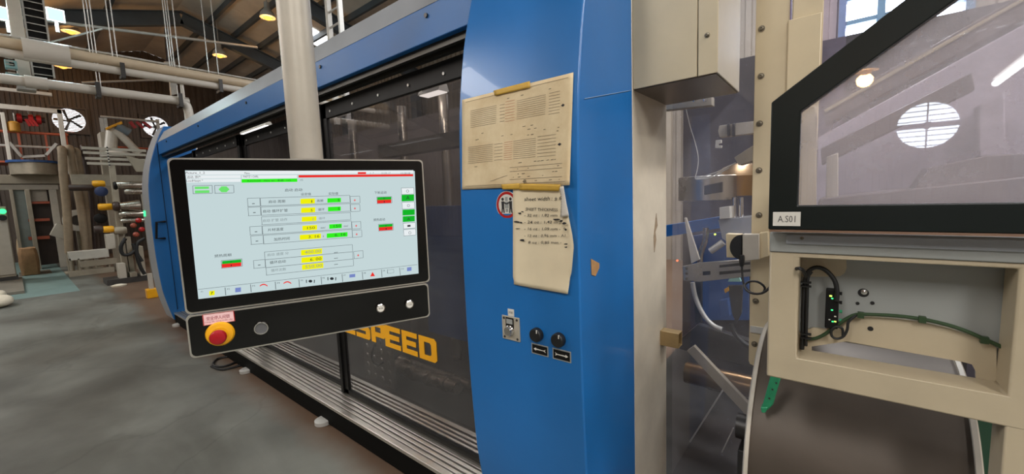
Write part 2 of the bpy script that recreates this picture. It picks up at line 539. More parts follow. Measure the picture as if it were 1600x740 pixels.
for x in bays[1:-1]:
    mb = MB()
    for side, ye in ((-1, Y0), (1, Y1)):
        a, b = Vector((x, RIDGE_Y, RIDGE_Z - .42)), Vector((x, ye + .1*(-side), roof_z(ye) - .5))
        mb.bar(a, b, 0.02, 0.40)
        for dz in (-.2, .2):
            mb.bar(a + Vector((0, 0, dz)), b + Vector((0, 0, dz)), 0.20, 0.025)
        # knee haunch at the ridge and the column at the wall
        mb.bar((x, ye - .25*side, 0), (x, ye - .25*side, roof_z(ye) - .5), 0.22, 0.30)
    n += 1
    tag(mb.build('trim_%d' % n, M_steel, smooth=False), kind='structure')

M_skydim = glass('sky_dimming_glass', (.15, .14, .12), haze=.15, haze_col=(.5, .45, .42), refl=.8, noise=.6, nscale=3)  # filter added to dim the bright sky behind the fan windows
def fan_window(name, fixed, W, inward, axis, frame_mat, slat_mat, nsl, dimmed=False, blades=True):
    "a square opening with a round hole, louvre slats and the blades of an exhaust fan"
    t = thing(name, ((fixed, (W[0]+W[1])/2, W[2]) if axis == 0 else ((W[0]+W[1])/2, fixed, W[2])), kind='structure')
    def P(o, a, z): return Vector((fixed + o*inward, a, z)) if axis == 0 else Vector((a, fixed + o*inward, z))
    N = 32
    ca, cz = (W[0]+W[1])/2, (W[2]+W[3])/2
    ha, hz = (W[1]-W[0])/2, (W[3]-W[2])/2
    R = min(ha, hz)*0.96
    sq, ci = [], []
    for i in range(N):
        t_ = 2*PI*i/N
        c, s = math.cos(t_), math.sin(t_)
        k = 1/max(abs(c), abs(s))
        sq.append(P(0.02, ca + ha*c*k, cz + hz*s*k)); ci.append(P(0.02, ca + R*c, cz + R*s))
    h = P(0.05, 0, 0) - P(0, 0, 0)
    MB().ring(sq, ci, h).build('fan_plate', frame_mat, t)
    fr = MB()
    o4 = [P(0.0, ca + a*(ha + .05), cz + b*(hz + .05)) for a, b in ((-1, -1), (1, -1), (1, 1), (-1, 1))]
    i4 = [P(0.0, ca + a*ha*.97, cz + b*hz*.97) for a, b in ((-1, -1), (1, -1), (1, 1), (-1, 1))]
    fr.ring(o4, i4, P(0.12, 0, 0) - P(0, 0, 0))
    fr.build('window_frame', frame_mat, t)
    for k in range(nsl):
        z = cz - R + 2*R*(k + .5)/nsl
        half = math.sqrt(max(0.0, R*R - (z - cz)**2))
        if half < .05: continue
        MB().bar(P(-.03, ca - half, z), P(-.03, ca + half, z), 0.05, 0.012).build('louvre_slat', slat_mat, t, smooth=False)
    for k in range(5 if blades else 0):
        a = 2*PI*k/5 + .5
        q = P(0.03, ca + R*.92*math.cos(a), cz + R*.92*math.sin(a))
        q2 = P(0.05, ca + R*.92*math.cos(a + .22), cz + R*.92*math.sin(a + .22))
        c1, c2 = P(0.03, ca + .05*math.cos(a), cz + .05*math.sin(a)), P(0.05, ca + .05*math.cos(a + 1.2), cz + .05*math.sin(a + 1.2))
        MB().prism([c1, q, q2, c2], P(0.006, 0, 0) - P(0, 0, 0)).build('fan_blade', M_dsteel, t, smooth=False)
    MB().cyl(P(0.0, ca, cz), P(0.10, ca, cz), 0.07).build('fan_hub', M_dsteel, t)
    if dimmed:  # added filter pane that tones the sky down
        q0, q1 = P(-.06, W[0], W[2]), P(-.05, W[1], W[3])
        MB().box(min(q0.x, q1.x), max(q0.x, q1.x), min(q0.y, q1.y), max(q0.y, q1.y), W[2], W[3]).build('sky_dimming_pane', M_skydim, t, smooth=False)
    return t
fan_window('window_1', X0, W1, 1, 0, M_corr, M_rail, 15, True)
fan_window('window_2', X0, W2, 1, 0, M_corr, M_rail, 15, True)
fw = fan_window('window_3', Y0, (FANX - .45, FANX + .45, FANZ - .45, FANZ + .45), 1, 1, M_wall, M_dsteel, 9, blades=False)
MB().box(FANX - .43, FANX + .43, Y0 + .02, Y0 + .04, FANZ - .05, FANZ + .05).build('guard_bar', M_dsteel, fw, smooth=False)
MB().box(FANX - .012, FANX + .012, Y0 + .02, Y0 + .04, FANZ - .43, FANZ + .43).build('guard_bar', M_dsteel, fw, smooth=False)
# louvred window in the back wall
t = thing('window_4', ((LW[0] + LW[1])/2, Y1, LW[2]), kind='structure')
M_bframe = mat('blue_window_frame', lin(96, 124, 150), 0.45, var=0.1)
for k in range(4):
    x = LW[0] + (LW[1] - LW[0])*k/3
    MB().box(x - .05, x + .05, Y1 - .14, Y1 + .06, LW[2], LW[3]).build('mullion', M_bframe, t, smooth=False)
for k in range(5):
    z = LW[2] + (LW[3] - LW[2])*k/4
    MB().box(LW[0], LW[1], Y1 - .12, Y1 + .05, z - .035, z + .035).build('transom', M_bframe, t, smooth=False)
for k in range(4):
    z = LW[2] + (LW[3] - LW[2])*(k + .5)/4
    MB().box(LW[0], LW[1], Y1 - .01, Y1, z - .2, z + .2).build('pane', M_pane, t, smooth=False)

# ---------------------------------------------------------------- forming machine
GY = 1.45                                # plane of the tinted doors
TXL, TXR = -1.215, -0.66                 # the near tower
PROF = [(0.0, 1.29), (.25, 1.232), (.5, 1.19), (.9, 1.168), (1.3, 1.163), (1.6, 1.168), (1.93, 1.182), (2.19, 1.222), (2.4, 1.28), (2.6, 1.35), (2.8, 1.45)]
def prof(z):
    P = [(-.25, 1.37)] + PROF + [(3.0, 1.57)]
    for i in range(1, len(P) - 2):
        if P[i][0] <= z <= P[i+1][0]:
            a, b, c, d = (P[i+k][1] for k in (-1, 0, 1, 2))
            t = (z - P[i][0])/(P[i+1][0] - P[i][0])
            return 0.5*((2*b) + (c-a)*t + (2*a-5*b+4*c-d)*t*t + (3*b-a-3*c+d)*t**3)
    return PROF[0][1] if z < 0 else PROF[-1][1]
def on_tower(px, py, lift=0.0):
    "the point of the curved tower front seen at a pixel"
    y = 1.17
    for _ in range(12):
        p = at(px, py, 1, y)
        y = prof(p.z) - lift
    return at(px, py, 1, y)
def tower_pt(x, z, lift=0.0):
    return Vector((x, prof(z) - lift, z))

mach = thing('forming_machine', (-4.0, 1.6, 0), 'long blue and grey forming machine with tinted sliding doors and curved end towers', 'machine')
def tower(name, xl, xr, m, back):
    zs = [0.06 + (2.74 - .06)*i/30 for i in range(31)]
    pts = [(xl, prof(z), z) for z in zs] + [(xl, back, 2.74), (xl, back, .06)]
    return MB().prism(pts, (xr - xl, 0, 0)).build(name, m, mach, bevel=0.006)
tw = tower('near_tower', TXL, TXR, M_blue, 1.62)
ft = tower('far_tower', -7.62, -7.2, M_blue, 1.75)
zs_ = [0.07 + (2.72 - .07)*i/24 for i in range(25)]
MB().prism([(-7.618, prof(z) - .004, z) for z in zs_] + [(-7.618, prof(z) + .003, z) for z in zs_[::-1]], (.412, 0, 0)).build('grey_front_layer', M_grey, ft)  # thin grey layer over the blue front
hp = [at(257, 346, 0, -7.2), at(243, 347, 0, -7.2), at(243, 372, 0, -7.2), at(257, 372, 0, -7.2)]
o = Vector((0.06, 0, 0))
MB().tube([hp[0], hp[0] + o*.6, hp[1] + o, hp[2] + o, hp[3] + o*.6, hp[3]], .014, smooth=1).build('door_handle', M_black, ft)
g = at(222, 332, 1, prof(1.55))
MB().box(-7.66 + .07, -7.5, prof(1.55) - .012, prof(1.55) + .02, 1.52, 1.60).build('status_light', M_ledg, ft)
sd = MB()
sd.box(-7.203, -7.196, GY - .13, GY - .124, 0.2, 2.5)
sd.build('door_seam', M_black, ft, smooth=False)
# beam over the doors
MB().box(-7.2, TXL, 1.33, 1.40, 2.352, 2.513).build('top_beam', M_bluebeam, mach, bevel=.004)
MB().prism([(-7.2, 1.33, 2.513), (-7.2, 1.41, 2.666), (-7.2, 1.60, 2.68), (-7.2, 1.60, 2.513)], (7.2 + TXL, 0, 0)).build('roof_edge', M_grey, mach, bevel=.003)
for x in (-1.55, -2.6, -3.9, -5.3, -6.7):
    MB().cyl((x, 1.331, 2.47), (x, 1.322, 2.47), .011, n=10).build('bolt', M_dsteel, mach)
MB().box(-7.2, TXL, 1.36, 1.385, 2.318, 2.352).box(-7.2, TXL, 1.40, 1.43, 2.305, 2.352).build('door_track', mat('dark_track', lin(58, 56, 50), .4, .5, var=.1), mach, smooth=False)
# bottom rail with its ribs
rail = MB().box(-7.2, TXL, 1.29, 1.70, .128, .142).build('bottom_rail', M_black, mach)
MB().box(-7.2, TXL, 1.278, 1.315, .142, .166).build('rail_edge', M_alu, rail, bevel=.003)
for k in range(9):
    y = 1.325 + k*.033
    MB().box(-7.2, TXL, y, y + .021, .140, .162).build('rail_rib', M_alu, rail, bevel=.002)
MB().box(-7.2, TXL, 1.284, 1.70, .010, .130).build('base', mat('matt_black_base', lin(13, 13, 11), .7, var=.2, scale=5, spec=.1), mach, smooth=False)
MB().box(TXL, TXR, 1.34, 1.62, .02, .06).build('tower_base', M_black, mach, smooth=False)
for px in ((505, 650), (385, 570), (278, 505)):
    p = at(px[0], px[1] + 4, 1, 1.275)
    MB().lathe((p.x, 1.275, 0), (0, 0, 1), [(0, .056), (.004, .060), (.030, .060), (.036, .050)], 24).build('levelling_foot', M_galv, mach)
# sliding doors: frame, tinted pane
DX = [-7.17, -6.08, -4.56, -2.87, -1.17]
for k, (a, b) in enumerate(zip(DX[:-1], DX[1:])):
    y = GY if k % 2 else GY + .035
    fr = MB()
    zt, zb = 2.30, .166
    fr.box(a, b, y, y + .03, 2.195, zt)
    fr.box(a, b, y, y + .03, zb, zb + .035)
    fr.box(a, a + .055, y, y + .03, zb, zt).box(b - .055, b, y, y + .03, zb, zt)
    f = fr.build('sliding_door', M_black, mach, bevel=.002)
    MB().box(a + .05, b - .05, y + .012, y + .018, zb + .03, 2.20).build('pane', M_tint, f, smooth=False)
    nb = 6
    for i in range(nb):
        x = a + .12 + (b - a - .24)*i/(nb - 1)
        MB().cyl((x, y, 2.235), (x, y - .006, 2.235), .008, n=8).build('bolt', M_galv, f)
    if k: 
        MB().box(a - .035, a + .0, y - .012, y + .04, zb, zt).build('stile', M_black, f, smooth=False)
door_near = f
# block letters on the nearest door, cut as flat vinyl
def vinyl(rects, px_bl, px_br, px_tl, italic=0.0):
    pass
def block_letter(ch):
    o, t = 1.0, .26      # unit square letter, stroke
    T = {'E': [[(0, 0), (1, 0), (1, .22), (.3, .22), (.3, .39), (.92, .39), (.92, .61), (.3, .61), (.3, .78), (1, .78), (1, 1), (0, 1)]],
         'P': [[(0, 0), (.3, 0), (.3, .30), (.9, .30), (1, .4), (1, .9), (.9, 1), (0, 1), (0, .78), (.7, .78), (.7, .52), (.3, .52), (.3, .78), (0, .78)]],
         'S': [[(0, 0), (.9, 0), (1, .1), (1, .5), (.9, .61), (.3, .61), (.3, .78), (1, .78), (1, 1), (.1, 1), (0, .9), (0, .5), (.1, .39), (.7, .39), (.7, .22), (0, .22)]]}
    if ch == 'D':
        return 'ring', [(0, 0), (.88, 0), (1, .12), (1, .88), (.88, 1), (0, 1)], [(.3, .22), (.62, .22), (.7, .30), (.7, .70), (.62, .78), (.3, .78)]
    if ch == 'P':
        return 'multi', [[(0, 0), (.3, 0), (.3, 1), (0, 1)], [(.3, .78), (1, .78), (1, .9), (.9, 1), (.3, 1)], [(.3, .3), (.9, .3), (1, .4), (1, .52), (.3, .52)], [(.7, .52), (1, .52), (1, .78), (.7, .78)]], None
    return 'multi', T[ch], None
lt = at(610, 508, 1, GY + .008); lb = at(606, 548, 1, GY + .008)
dr, dl = at(683, 568, 1, GY + .008), at(558, 533, 1, GY + .008)
xr, wl = at(682, 550, 1, GY + .008).x, None
z0 = at(683, 568, 1, GY + .008).z; z1 = at(682, 531, 1, GY + .008).z
edges = {'D': (655, 682), 'E2': (629, 652), 'E': (603, 626.5), 'P': (582, 603), 'S': (559, 580), 'E0': (533, 557)}
for key, (pa, pb) in edges.items():
    a, b = at(pa, 545, 1, GY + .008).x, at(pb, 545, 1, GY + .008).x
    kind, polys, inner = block_letter(key[0])
    mb = MB()
    fz = lambda q: Vector((a + (b - a)*q[0], GY + .008, z0 + (z1 - z0)*q[1]))
    if kind == 'ring': mb.ring([fz(q) for q in polys], [fz(q) for q in inner], (0, .002, 0))
    else:
        for pl_ in polys: mb.prism([fz(q) for q in pl_], (0, .002, 0))
    mb.build('decal_letter', M_decal, door_near, smooth=False)
# inside the machine, seen through the tinted doors
MB().box(-7.15, TXL, 3.2, 3.3, .1, 2.6).build('rear_wall', M_inner, mach, smooth=False)
MB().box(-7.15, TXL, 1.705, 3.2, .06, .12).build('inner_floor', M_dsteel, mach, smooth=False)
M_dimple = mat('dimpled_aluminium', lin(170, 166, 158), .35, .8, var=.1)
a, b = at(573, 600, 1, 1.75), at(616, 600, 1, 1.75)
dm = MB().box(a.x, b.x, 1.75, 1.77, .12, .86)
for i in range(4):
    for j in range(9):
        dm.lathe((a.x + (b.x - a.x)*(i + .5)/4, 1.75, .17 + j*.078), (0, -1, 0), [(0, .022), (.006, .016), (.009, .004)], 8)
dm.build('dimpled_panel', M_dimple, mach)
for k, px in enumerate((628, 652, 676, 702)):
    p = at(px, 575 + k*8, 1, 1.9)
    MB().lathe((p.x - .10, 1.9, p.z), (1, 0, 0), [(0, .05), (.05, .05), (.055, .062), (.09, .062), (.095, .05), (.20, .05)], 18).build('roller', M_stain, mach)
hd_ = [at(x_, y_, 1, 1.74) for x_, y_ in ((585, 540), (581, 553), (584, 565), (592, 570), (598, 566))]
MB().tube([hd_[0] + Vector((0, .01, 0))] + hd_ + [hd_[-1] + Vector((0, .01, 0))], .009, 8).build('panel_handle', M_black, mach)
p0, p1 = at(625, 560, 1, 1.95), at(735, 600, 1, 1.95)
MB().cyl((p0.x, 1.95, p0.z), (p1.x, 1.95, p0.z), .03).build('drive_shaft', M_stain, mach)
q0, q1 = at(668, 480, 1, 2.0), at(716, 480, 1, 2.0)
MB().box(q0.x, q1.x + .2, 2.0, 2.05, .55, 1.55).build('inner_blue_plate', M_innerblue, mach)
MB().box(-5.9, -4.9, 2.3, 2.4, .3, 2.0).build('inner_plate', M_mach, mach)
MB().box(-4.3, -3.2, 2.2, 2.3, .9, 1.3).build('platen', M_mach, mach)
MB().box(-2.75, -1.6, 2.2, 2.7, .95, 1.45).build('platen', M_dsteel, mach)
for x in (-2.7, -1.65, -3.3, -4.2):
    MB().cyl((x, 2.45, .12), (x, 2.45, 2.5), .045).build('guide_column', M_stain, mach)
MB().box(-2.9, -1.4, 1.9, 2.0, 1.95, 2.05).build('crossbar', M_mach2, mach)
# lit work lamps under the machine's roof
M_work = glow('work_lamp_glow', (1.0, .96, .90), 2.2)
for (xa, ya), (xb, yb), Y in (((606, 122), (648, 136), 2.0), ((660, 135), (694, 149), 2.0), ((380, 205), (420, 196), 2.3)):
    a, b = at(xa, ya, 1, Y), at(xb, yb, 1, Y)
    z = (a.z + b.z)/2
    xa_, xb_ = min(a.x, b.x), max(a.x, b.x)
    l_ = MB().prism([(xa_, Y - .05, z - .02), (xa_, Y + .05, z - .02), (xa_, Y + .03, z + .03), (xa_, Y - .03, z + .03)], (xb_ - xa_, 0, 0)).build('work_lamp', M_white, mach)
    MB().box(xa_ + .01, xb_ - .01, Y - .04, Y + .04, z - .026, z - .0205).build('lamp_lens', M_work, l_)
    ld = bpy.data.lights.new('work_light', 'AREA'); ld.shape = 'RECTANGLE'
    ld.size, ld.size_y, ld.energy, ld.color = xb_ - xa_ - .02, .08, 5.0, (1.0, .95, .88)
    lo = bpy.data.objects.new('work_light', ld); COL.objects.link(lo)
    lo.location = (((xa_ + xb_)/2) - mach.location.x, Y - mach.location.y, z - .03)
    lo.parent = mach
# side panel behind the tower
MB().prism([(TXR - .012, 1.62, -.0 + .05), (TXR - .012, 2.035, .05), (TXR - .012, 2.035, 2.74), (TXR - .012, 1.62, 2.74)], (.012, 0, 0)).build('side_panel', M_panel, mach, bevel=.002)
sc = [at(1025, 333, 0, TXR), at(1027, 352, 0, TXR), at(1023.5, 362, 0, TXR), at(1025, 374, 0, TXR), at(1022, 394, 0, TXR), at(1021, 370, 0, TXR), at(1023, 352, 0, TXR)]
MB().prism([q + Vector((.0005, 0, 0)) for q in sc], (.0015, 0, 0)).build('paint_scar', mat('bare_brown_scar', lin(150, 130, 106), .7, var=.35, scale=60), mach, smooth=False)
# square tube that comes through the panel
b0 = at(1035, 522, 1, 1.95)
tb = MB()
zt, zb = .915, .842
ot = [(-.72, 1.94, zb), (-.72, 2.0, zb), (-.72, 2.0, zt), (-.72, 1.94, zt)]
it = [(-.72, 1.945, zb + .005), (-.72, 1.995, zb + .005), (-.72, 1.995, zt - .005), (-.72, 1.945, zt - .005)]
tb.ring([Vector(q) for q in ot], [Vector(q) for q in it], (.148, 0, 0))
tb.build('square_tube', mat('bronze_tube', lin(176, 150, 106), .4, .45, var=.15, scale=12), mach, bevel=.002)

# controls on the near tower
def tower_plate(px, mname, m, th, parent, lift=.0005):
    "a flat plate whose corners are given in the photograph's frame, standing off the tower"
    P = [on_tower(*q) for q in px]
    c = sum(P, Vector())/4
    return P
P = [on_tower(*q) for q in ((785, 491), (812.5, 497), (813, 534), (786.5, 527))]
xa, xb = (P[0].x + P[3].x)/2, (P[1].x + P[2].x)/2
za, zb = (P[2].z + P[3].z)/2, (P[0].z + P[1].z)/2
yf = prof((za + zb)/2)
plate = MB().box(xa, xb, yf - .004, yf + .004, za, zb).build('button_plate', mat('brushed_plate', lin(182, 174, 158), .4, .3, var=.08, scale=30), mach, bevel=.001)
for sx in (0.13, .87):
    for sz in (.1, .9):
        MB().lathe((xa + (xb - xa)*sx, yf - .004, za + (zb - za)*sz), (0, -1, 0), [(0, .005), (.002, .0045), (.0022, .001)], 10).build('screw', M_dsteel, plate)
cx, cz = (xa + xb)/2 - .003, (za + zb)/2
MB().box(cx - .019, cx + .019, yf - .0065, yf - .004, cz + .002, cz + .042).build('legend_holder', M_black, plate)
MB().box(cx - .015, cx + .015, yf - .0075, yf - .0065, cz + .018, cz + .037).build('legend', M_bgrey, plate)
MB().lathe((cx, yf - .004, cz - .008), (0, -1, 0), [(0, .021), (.006, .021), (.009, .018), (.014, .018), (.018, .0165), (.0185, .001)], 24).build('push_button', M_chrome, plate)
p = on_tower(798.5, 488)
MB().box(p.x - .015, p.x + .015, p.y - .001, p.y + .003, p.z - .014, p.z + .014).build('paper_label', M_white, mach)
lm = MB()
letter(lm, '开机', lambda x, y: Vector((x, p.y - .0014, y)), p.x - .010, p.x + .010, p.z, .010)
lm.build('label_text', M_ink, mach, smooth=False, fix=False)
for px, lab in (((840.5, 521.5), 'black selector knob above the left arrow'), ((874.5, 529.5), 'black selector knob above the right arrow')):
    c = on_tower(*px)
    k = MB().lathe((c.x, c.y + .003, c.z), (0, -1, 0), [(0, .024), (.006, .026), (.022, .025), (.026, .022), (.0265, .001)], 28).build('selector_knob', M_rubber, mach)
    tag(k, lab)
    MB().box(c.x + .008, c.x + .012, c.y - .0235, c.y - .019, c.z + .010, c.z + .022).build('pointer', M_white, k)
for q, d_ in ((((831, 535), (857, 541), (857, 557), (831, 551)), -1), (((864, 543), (892.5, 549), (892.5, 566), (864, 560)), 1)):
    P = [on_tower(*i) for i in q]
    xa, xb = (P[0].x + P[3].x)/2, (P[1].x + P[2].x)/2
    za, zb = (P[2].z + P[3].z)/2, (P[0].z + P[1].z)/2
    y = prof((za + zb)/2)
    s = MB().box(xa, xb, y - .002, y + .003, za, zb).build('arrow_sign', M_bgrey, mach)
    MB().box(xa + .004, xb - .004, y - .0026, y - .002, za + .004, zb - .004).build('sign_face', M_black, s)
    cx, cz = (xa + xb)/2, (za + zb)/2
    L = (xb - xa)*.36
    am = MB()
    T = [(-1, .0), (-.62, .22), (-.62, .09), (.62, .05), (1, .22), (.86, 0), (1, -.22), (.62, -.05), (-.62, -.09), (-.62, -.22)]
    am.prism([(cx - d_*L*u, y - .0032, cz + L*v) for u, v in T], (0, .0006, 0))
    am.build('arrow', M_white, s, smooth=False)
# round warning sign, half covered by the note
c = on_tower(792, 320)
sg = MB().lathe((c.x, c.y + .002, c.z), (0, -1, 0), [(0, .052), (.0028, .052)], 40).build('warning_sticker', M_white, mach)
tag(sg, 'round white warning sticker with a red ring')
N = 40
MB().ring([Vector((c.x + .050*math.cos(2*PI*i/N), c.y - .0012, c.z + .050*math.sin(2*PI*i/N))) for i in range(N)],
          [Vector((c.x + .040*math.cos(2*PI*i/N), c.y - .0012, c.z + .040*math.sin(2*PI*i/N))) for i in range(N)], (0, .0006, 0)).build('red_ring', M_red, sg, smooth=False)
fg = MB()
for s in (-1, 1):
    ox = c.x + s*.019
    fg.lathe((ox, c.y - .0011, c.z + .022), (0, -1, 0), [(0, .006), (.0006, .006)], 12)
    fg.prism([(ox - .007, c.y - .0012, c.z + .014), (ox + .007, c.y - .0012, c.z + .014), (ox + .006, c.y - .0012, c.z - .008), (ox + .008, c.y - .0012, c.z - .030), (ox + .002, c.y - .0012, c.z - .030), (ox, c.y - .0012, c.z - .012), (ox - .003, c.y - .0012, c.z - .030), (ox - .008, c.y - .0012, c.z - .030), (ox - .006, c.y - .0012, c.z - .008)], (0, .0005, 0))
    fg.bar((ox - s*.006, c.y - .0012, c.z + .009), (ox - s*.019, c.y - .0012, c.z + .004), .001, .005)
fg.build('standing_figures', M_ink, sg, smooth=False)
mg = MB().box(c.x - .009, c.x + .009, c.y - .0016, c.y - .0008, c.z - .012, c.z + .012).box(c.x - .006, c.x + .006, c.y - .0016, c.y - .0008, c.z + .015, c.z + .03).box(c.x - .006, c.x + .006, c.y - .0016, c.y - .0008, c.z - .026, c.z - .014)
mg.build('machine_symbol', M_bgrey, sg, smooth=False)

# ---------------------------------------------------------------- papers taped on the tower
def sheet_obj(name, m, f, nx, nz, label, cat, parent=None, thick=.0004):
    vs, fs = [], []
    for j in range(nz + 1):
        for i in range(nx + 1):
            vs.append(f(i/nx, j/nz))
    for j in range(nz):
        for i in range(nx):
            k = j*(nx + 1) + i
            fs.append((k, k + 1, k + nx + 2, k + nx + 1))
    o = MB().add(vs, fs).build(name, m, parent, fix=False)
    s = o.modifiers.new('Solidify', 'SOLIDIFY'); s.thickness = thick; s.offset = 0
    if label: tag(o, label, cat)
    return o
def paper_map(c, lift):
    def f(u, v, up=0.0):
        px = (c[0][0]*(1-u) + c[1][0]*u)*(1-v) + (c[3][0]*(1-u) + c[2][0]*u)*v
        py = (c[0][1]*(1-u) + c[1][1]*u)*(1-v) + (c[3][1]*(1-u) + c[2][1]*u)*v
        return on_tower(px, py, lift(u, v) + up)
    return f
c1 = [(722, 156), (896, 113), (890, 289), (722, 296)]
def lift1(u, v):
    curl = max(0, u - .86)/.14*max(0, v - .7)/.3
    return .003 + .002*math.sin(u*9 + v*2)*math.sin(v*5) + .018*curl*curl + .004*max(0, .1 - u)/.1
f1 = paper_map(c1, lift1)
drawing = sheet_obj('technical_drawing', M_paper, f1, 28, 20, 'large yellowed technical drawing taped to the upper front of the blue tower', 'drawing')
def strip(mb, f, u0, v0, u1, v1, wu, wv, up=.0009):
    n = max(1, int(max(abs(u1-u0), abs(v1-v0))*14))
    for i in range(n):
        a, b = i/n, (i+1)/n
        p = [(u0+(u1-u0)*a - wu, v0+(v1-v0)*a - wv), (u0+(u1-u0)*b + wu, v0+(v1-v0)*b - wv), (u0+(u1-u0)*b + wu, v0+(v1-v0)*b + wv), (u0+(u1-u0)*a - wu, v0+(v1-v0)*a + wv)]
        mb.add([f(uu, vv, up) for uu, vv in p], [(0, 1, 2, 3)])
LU, LV = .0014, .0019
bd = MB()
for v in (.035, .965): strip(bd, f1, .03, v, .955, v, 0, LV)
for u in (.03, .955, .925): strip(bd, f1, u, .035, u, .965, LU, 0)
strip(bd, f1, .44, .80, .925, .80, 0, LV); strip(bd, f1, .44, .84, .925, .84, 0, LV); strip(bd, f1, .44, .92, .925, .92, 0, LV)
for u in (.44, .56, .665, .84): strip(bd, f1, u, .84, u, .965, LU, 0)
strip(bd, f1, .26, .925, .42, .875, 0, LV)
tag(bd.build('title_block_lines', M_print, drawing, smooth=False, fix=False), kind='stuff')
def hatch(mb_, u0, u1, v0, v1, rows, cols):
    mb = MB()
    for r in range(rows + 1):
        v = v0 + (v1 - v0)*r/rows
        strip(mb, f1, u0, v, u1, v, 0, .0017)
    for k in range(cols + 1):
        u = u0 + (u1 - u0)*k/cols
        strip(mb, f1, u, v0, u, v1, .0013, 0)
    tag(mb.build(mb_[0], mb_[1], drawing, smooth=False, fix=False), kind='stuff')
gr, gr2 = ('grid_print', M_print), ('red_grid_print', M_print2)
hatch(gr, .075, .31, .145, .325, 9, 8); hatch(gr, .34, .385, .15, .32, 5, 2); hatch(gr2, .39, .475, .13, .33, 7, 4)
hatch(gr, .495, .755, .145, .325, 9, 8); hatch(gr, .785, .885, .14, .335, 7, 4)
hatch(gr, .055, .28, .54, .715, 9, 8); hatch(gr, .295, .37, .545, .71, 5, 3); hatch(gr2, .385, .46, .54, .715, 8, 3)
hatch(gr, .47, .675, .54, .715, 9, 7); hatch(gr, .69, .86, .53, .72, 6, 6)
dk = MB()
for u, v in ((.915, .275), (.895, .625)):
    dk.add([f1(u - .02, v, .001), f1(u, v - .014, .001), f1(u + .016, v, .001), f1(u, v + .014, .001)], [(0, 1, 2, 3)])
rnd = random.Random(3)
for k in range(46):
    u, v = rnd.uniform(.1, .88), rnd.choice((.1, .37, .41, .445, .47, .5, .76, .82, .87, .9, .945))
    if v > .8 and u < .46: u = rnd.uniform(.5, .9)
    strip(dk, f1, u, v, u + rnd.uniform(.008, .03), v - .002, 0, .0022)
letter(dk, 'B', lambda x, y: f1(x, -y, .001), .572, .597, -.945, .034)
tag(dk.build('ink_marks', M_ink, drawing, smooth=False, fix=False), kind='stuff')

# handwritten note below it
def edge_r(v):
    K = [(0, 880), (.15, 884), (.3, 889), (.45, 894), (.56, 896.5), (.7, 894.5), (.8, 893), (.85, 890.5), (.93, 889), (1, 887)]
    for (a, x), (b, y) in zip(K[:-1], K[1:]):
        if a <= v <= b: return x + (y - x)*(v - a)/(b - a)
def f2(u, v, up=0.0):
    px = 801.5*(1-u) + edge_r(v)*u + (1.5 if v > .95 and u < .1 else 0)
    py = 290 + v*((444 + 15*u) - 290)
    r = max(0, u - .86)/.14
    return on_tower(px, py, .004 + .0015*math.sin(v*7 + u*3) + .015*r*r*math.sin(PI*min(1, v*1.05)) + .008*max(0, v - .85)/.15*u + up)
note = sheet_obj('handwritten_note', M_paper2, f2, 16, 26, 'cream handwritten note sheet with curled right edge taped below the drawing', 'note')
ink = MB()
def write(t, x0, x1, y, h, sl=0.0, shear=.12):
    o = MB()
    letter(o, t, lambda a, b: on_tower(a, -(b) + sl*(a - x0), .0068 + max(0, a - 868)/26*.012), x0, x1, -y, h, shear, .25, .003)
    o.build('written_line', M_ink, note, smooth=False, fix=False)
write('sheet width : ± 6', 819, 877, 311, 6.0, -.03)
write('SHEET THICKNESS', 821, 871, 326.5, 4.6, .02)
for i, t in enumerate(('- 32 oz : 1,82 mm  -', '- 24 oz : 1,42 mm', '- 16 oz : 1,09 mm -  9', '- 12 oz : 0,96 mm - A1', '  8 oz : 0,85 mm -')):
    write(t, 819 if i < 4 else 825, 877 + (6 if i in (2, 3) else 0), 336.5 + i*10.6, 5.0, .0)
for x, y, a, b in ((812, 333, 3, 1.5), (816, 330.5, 2, 1), (808, 346.5, 5, 1.6), (814, 347.5, 2, 1.5), (809, 357, 4, .6), (816, 375, 4, 2), (869, 342.5, 6, 1.8), (877, 345, 3, 1.6), (882, 349, 3.5, 2), (884, 358, 1.5, 2), (884, 381, 3, 1.4), (884, 386, 3, 1.4)):
    n = 7
    rr = [rnd.uniform(.6, 1.25) for _ in range(n)]
    ink.add([on_tower(x + a*rr[i]*math.cos(2*PI*i/n), y + b*rr[i]*math.sin(2*PI*i/n), .0072 + max(0, x - 868)/26*.014) for i in range(n)], [tuple(range(n))])
tag(ink.build('ink_scribbles', M_ink, note, smooth=False, fix=False), kind='stuff')
bx = MB()
for a, b, c, d in ((827, 445, 843, 446), (843, 446, 842.5, 451), (842.5, 451, 827, 450), (827, 450, 827, 445)):
    bx.bar(on_tower(a, b, .0065), on_tower(c, d, .0065), .0008, .0008)
bx.build('stamp_outline', M_print, note, smooth=False)
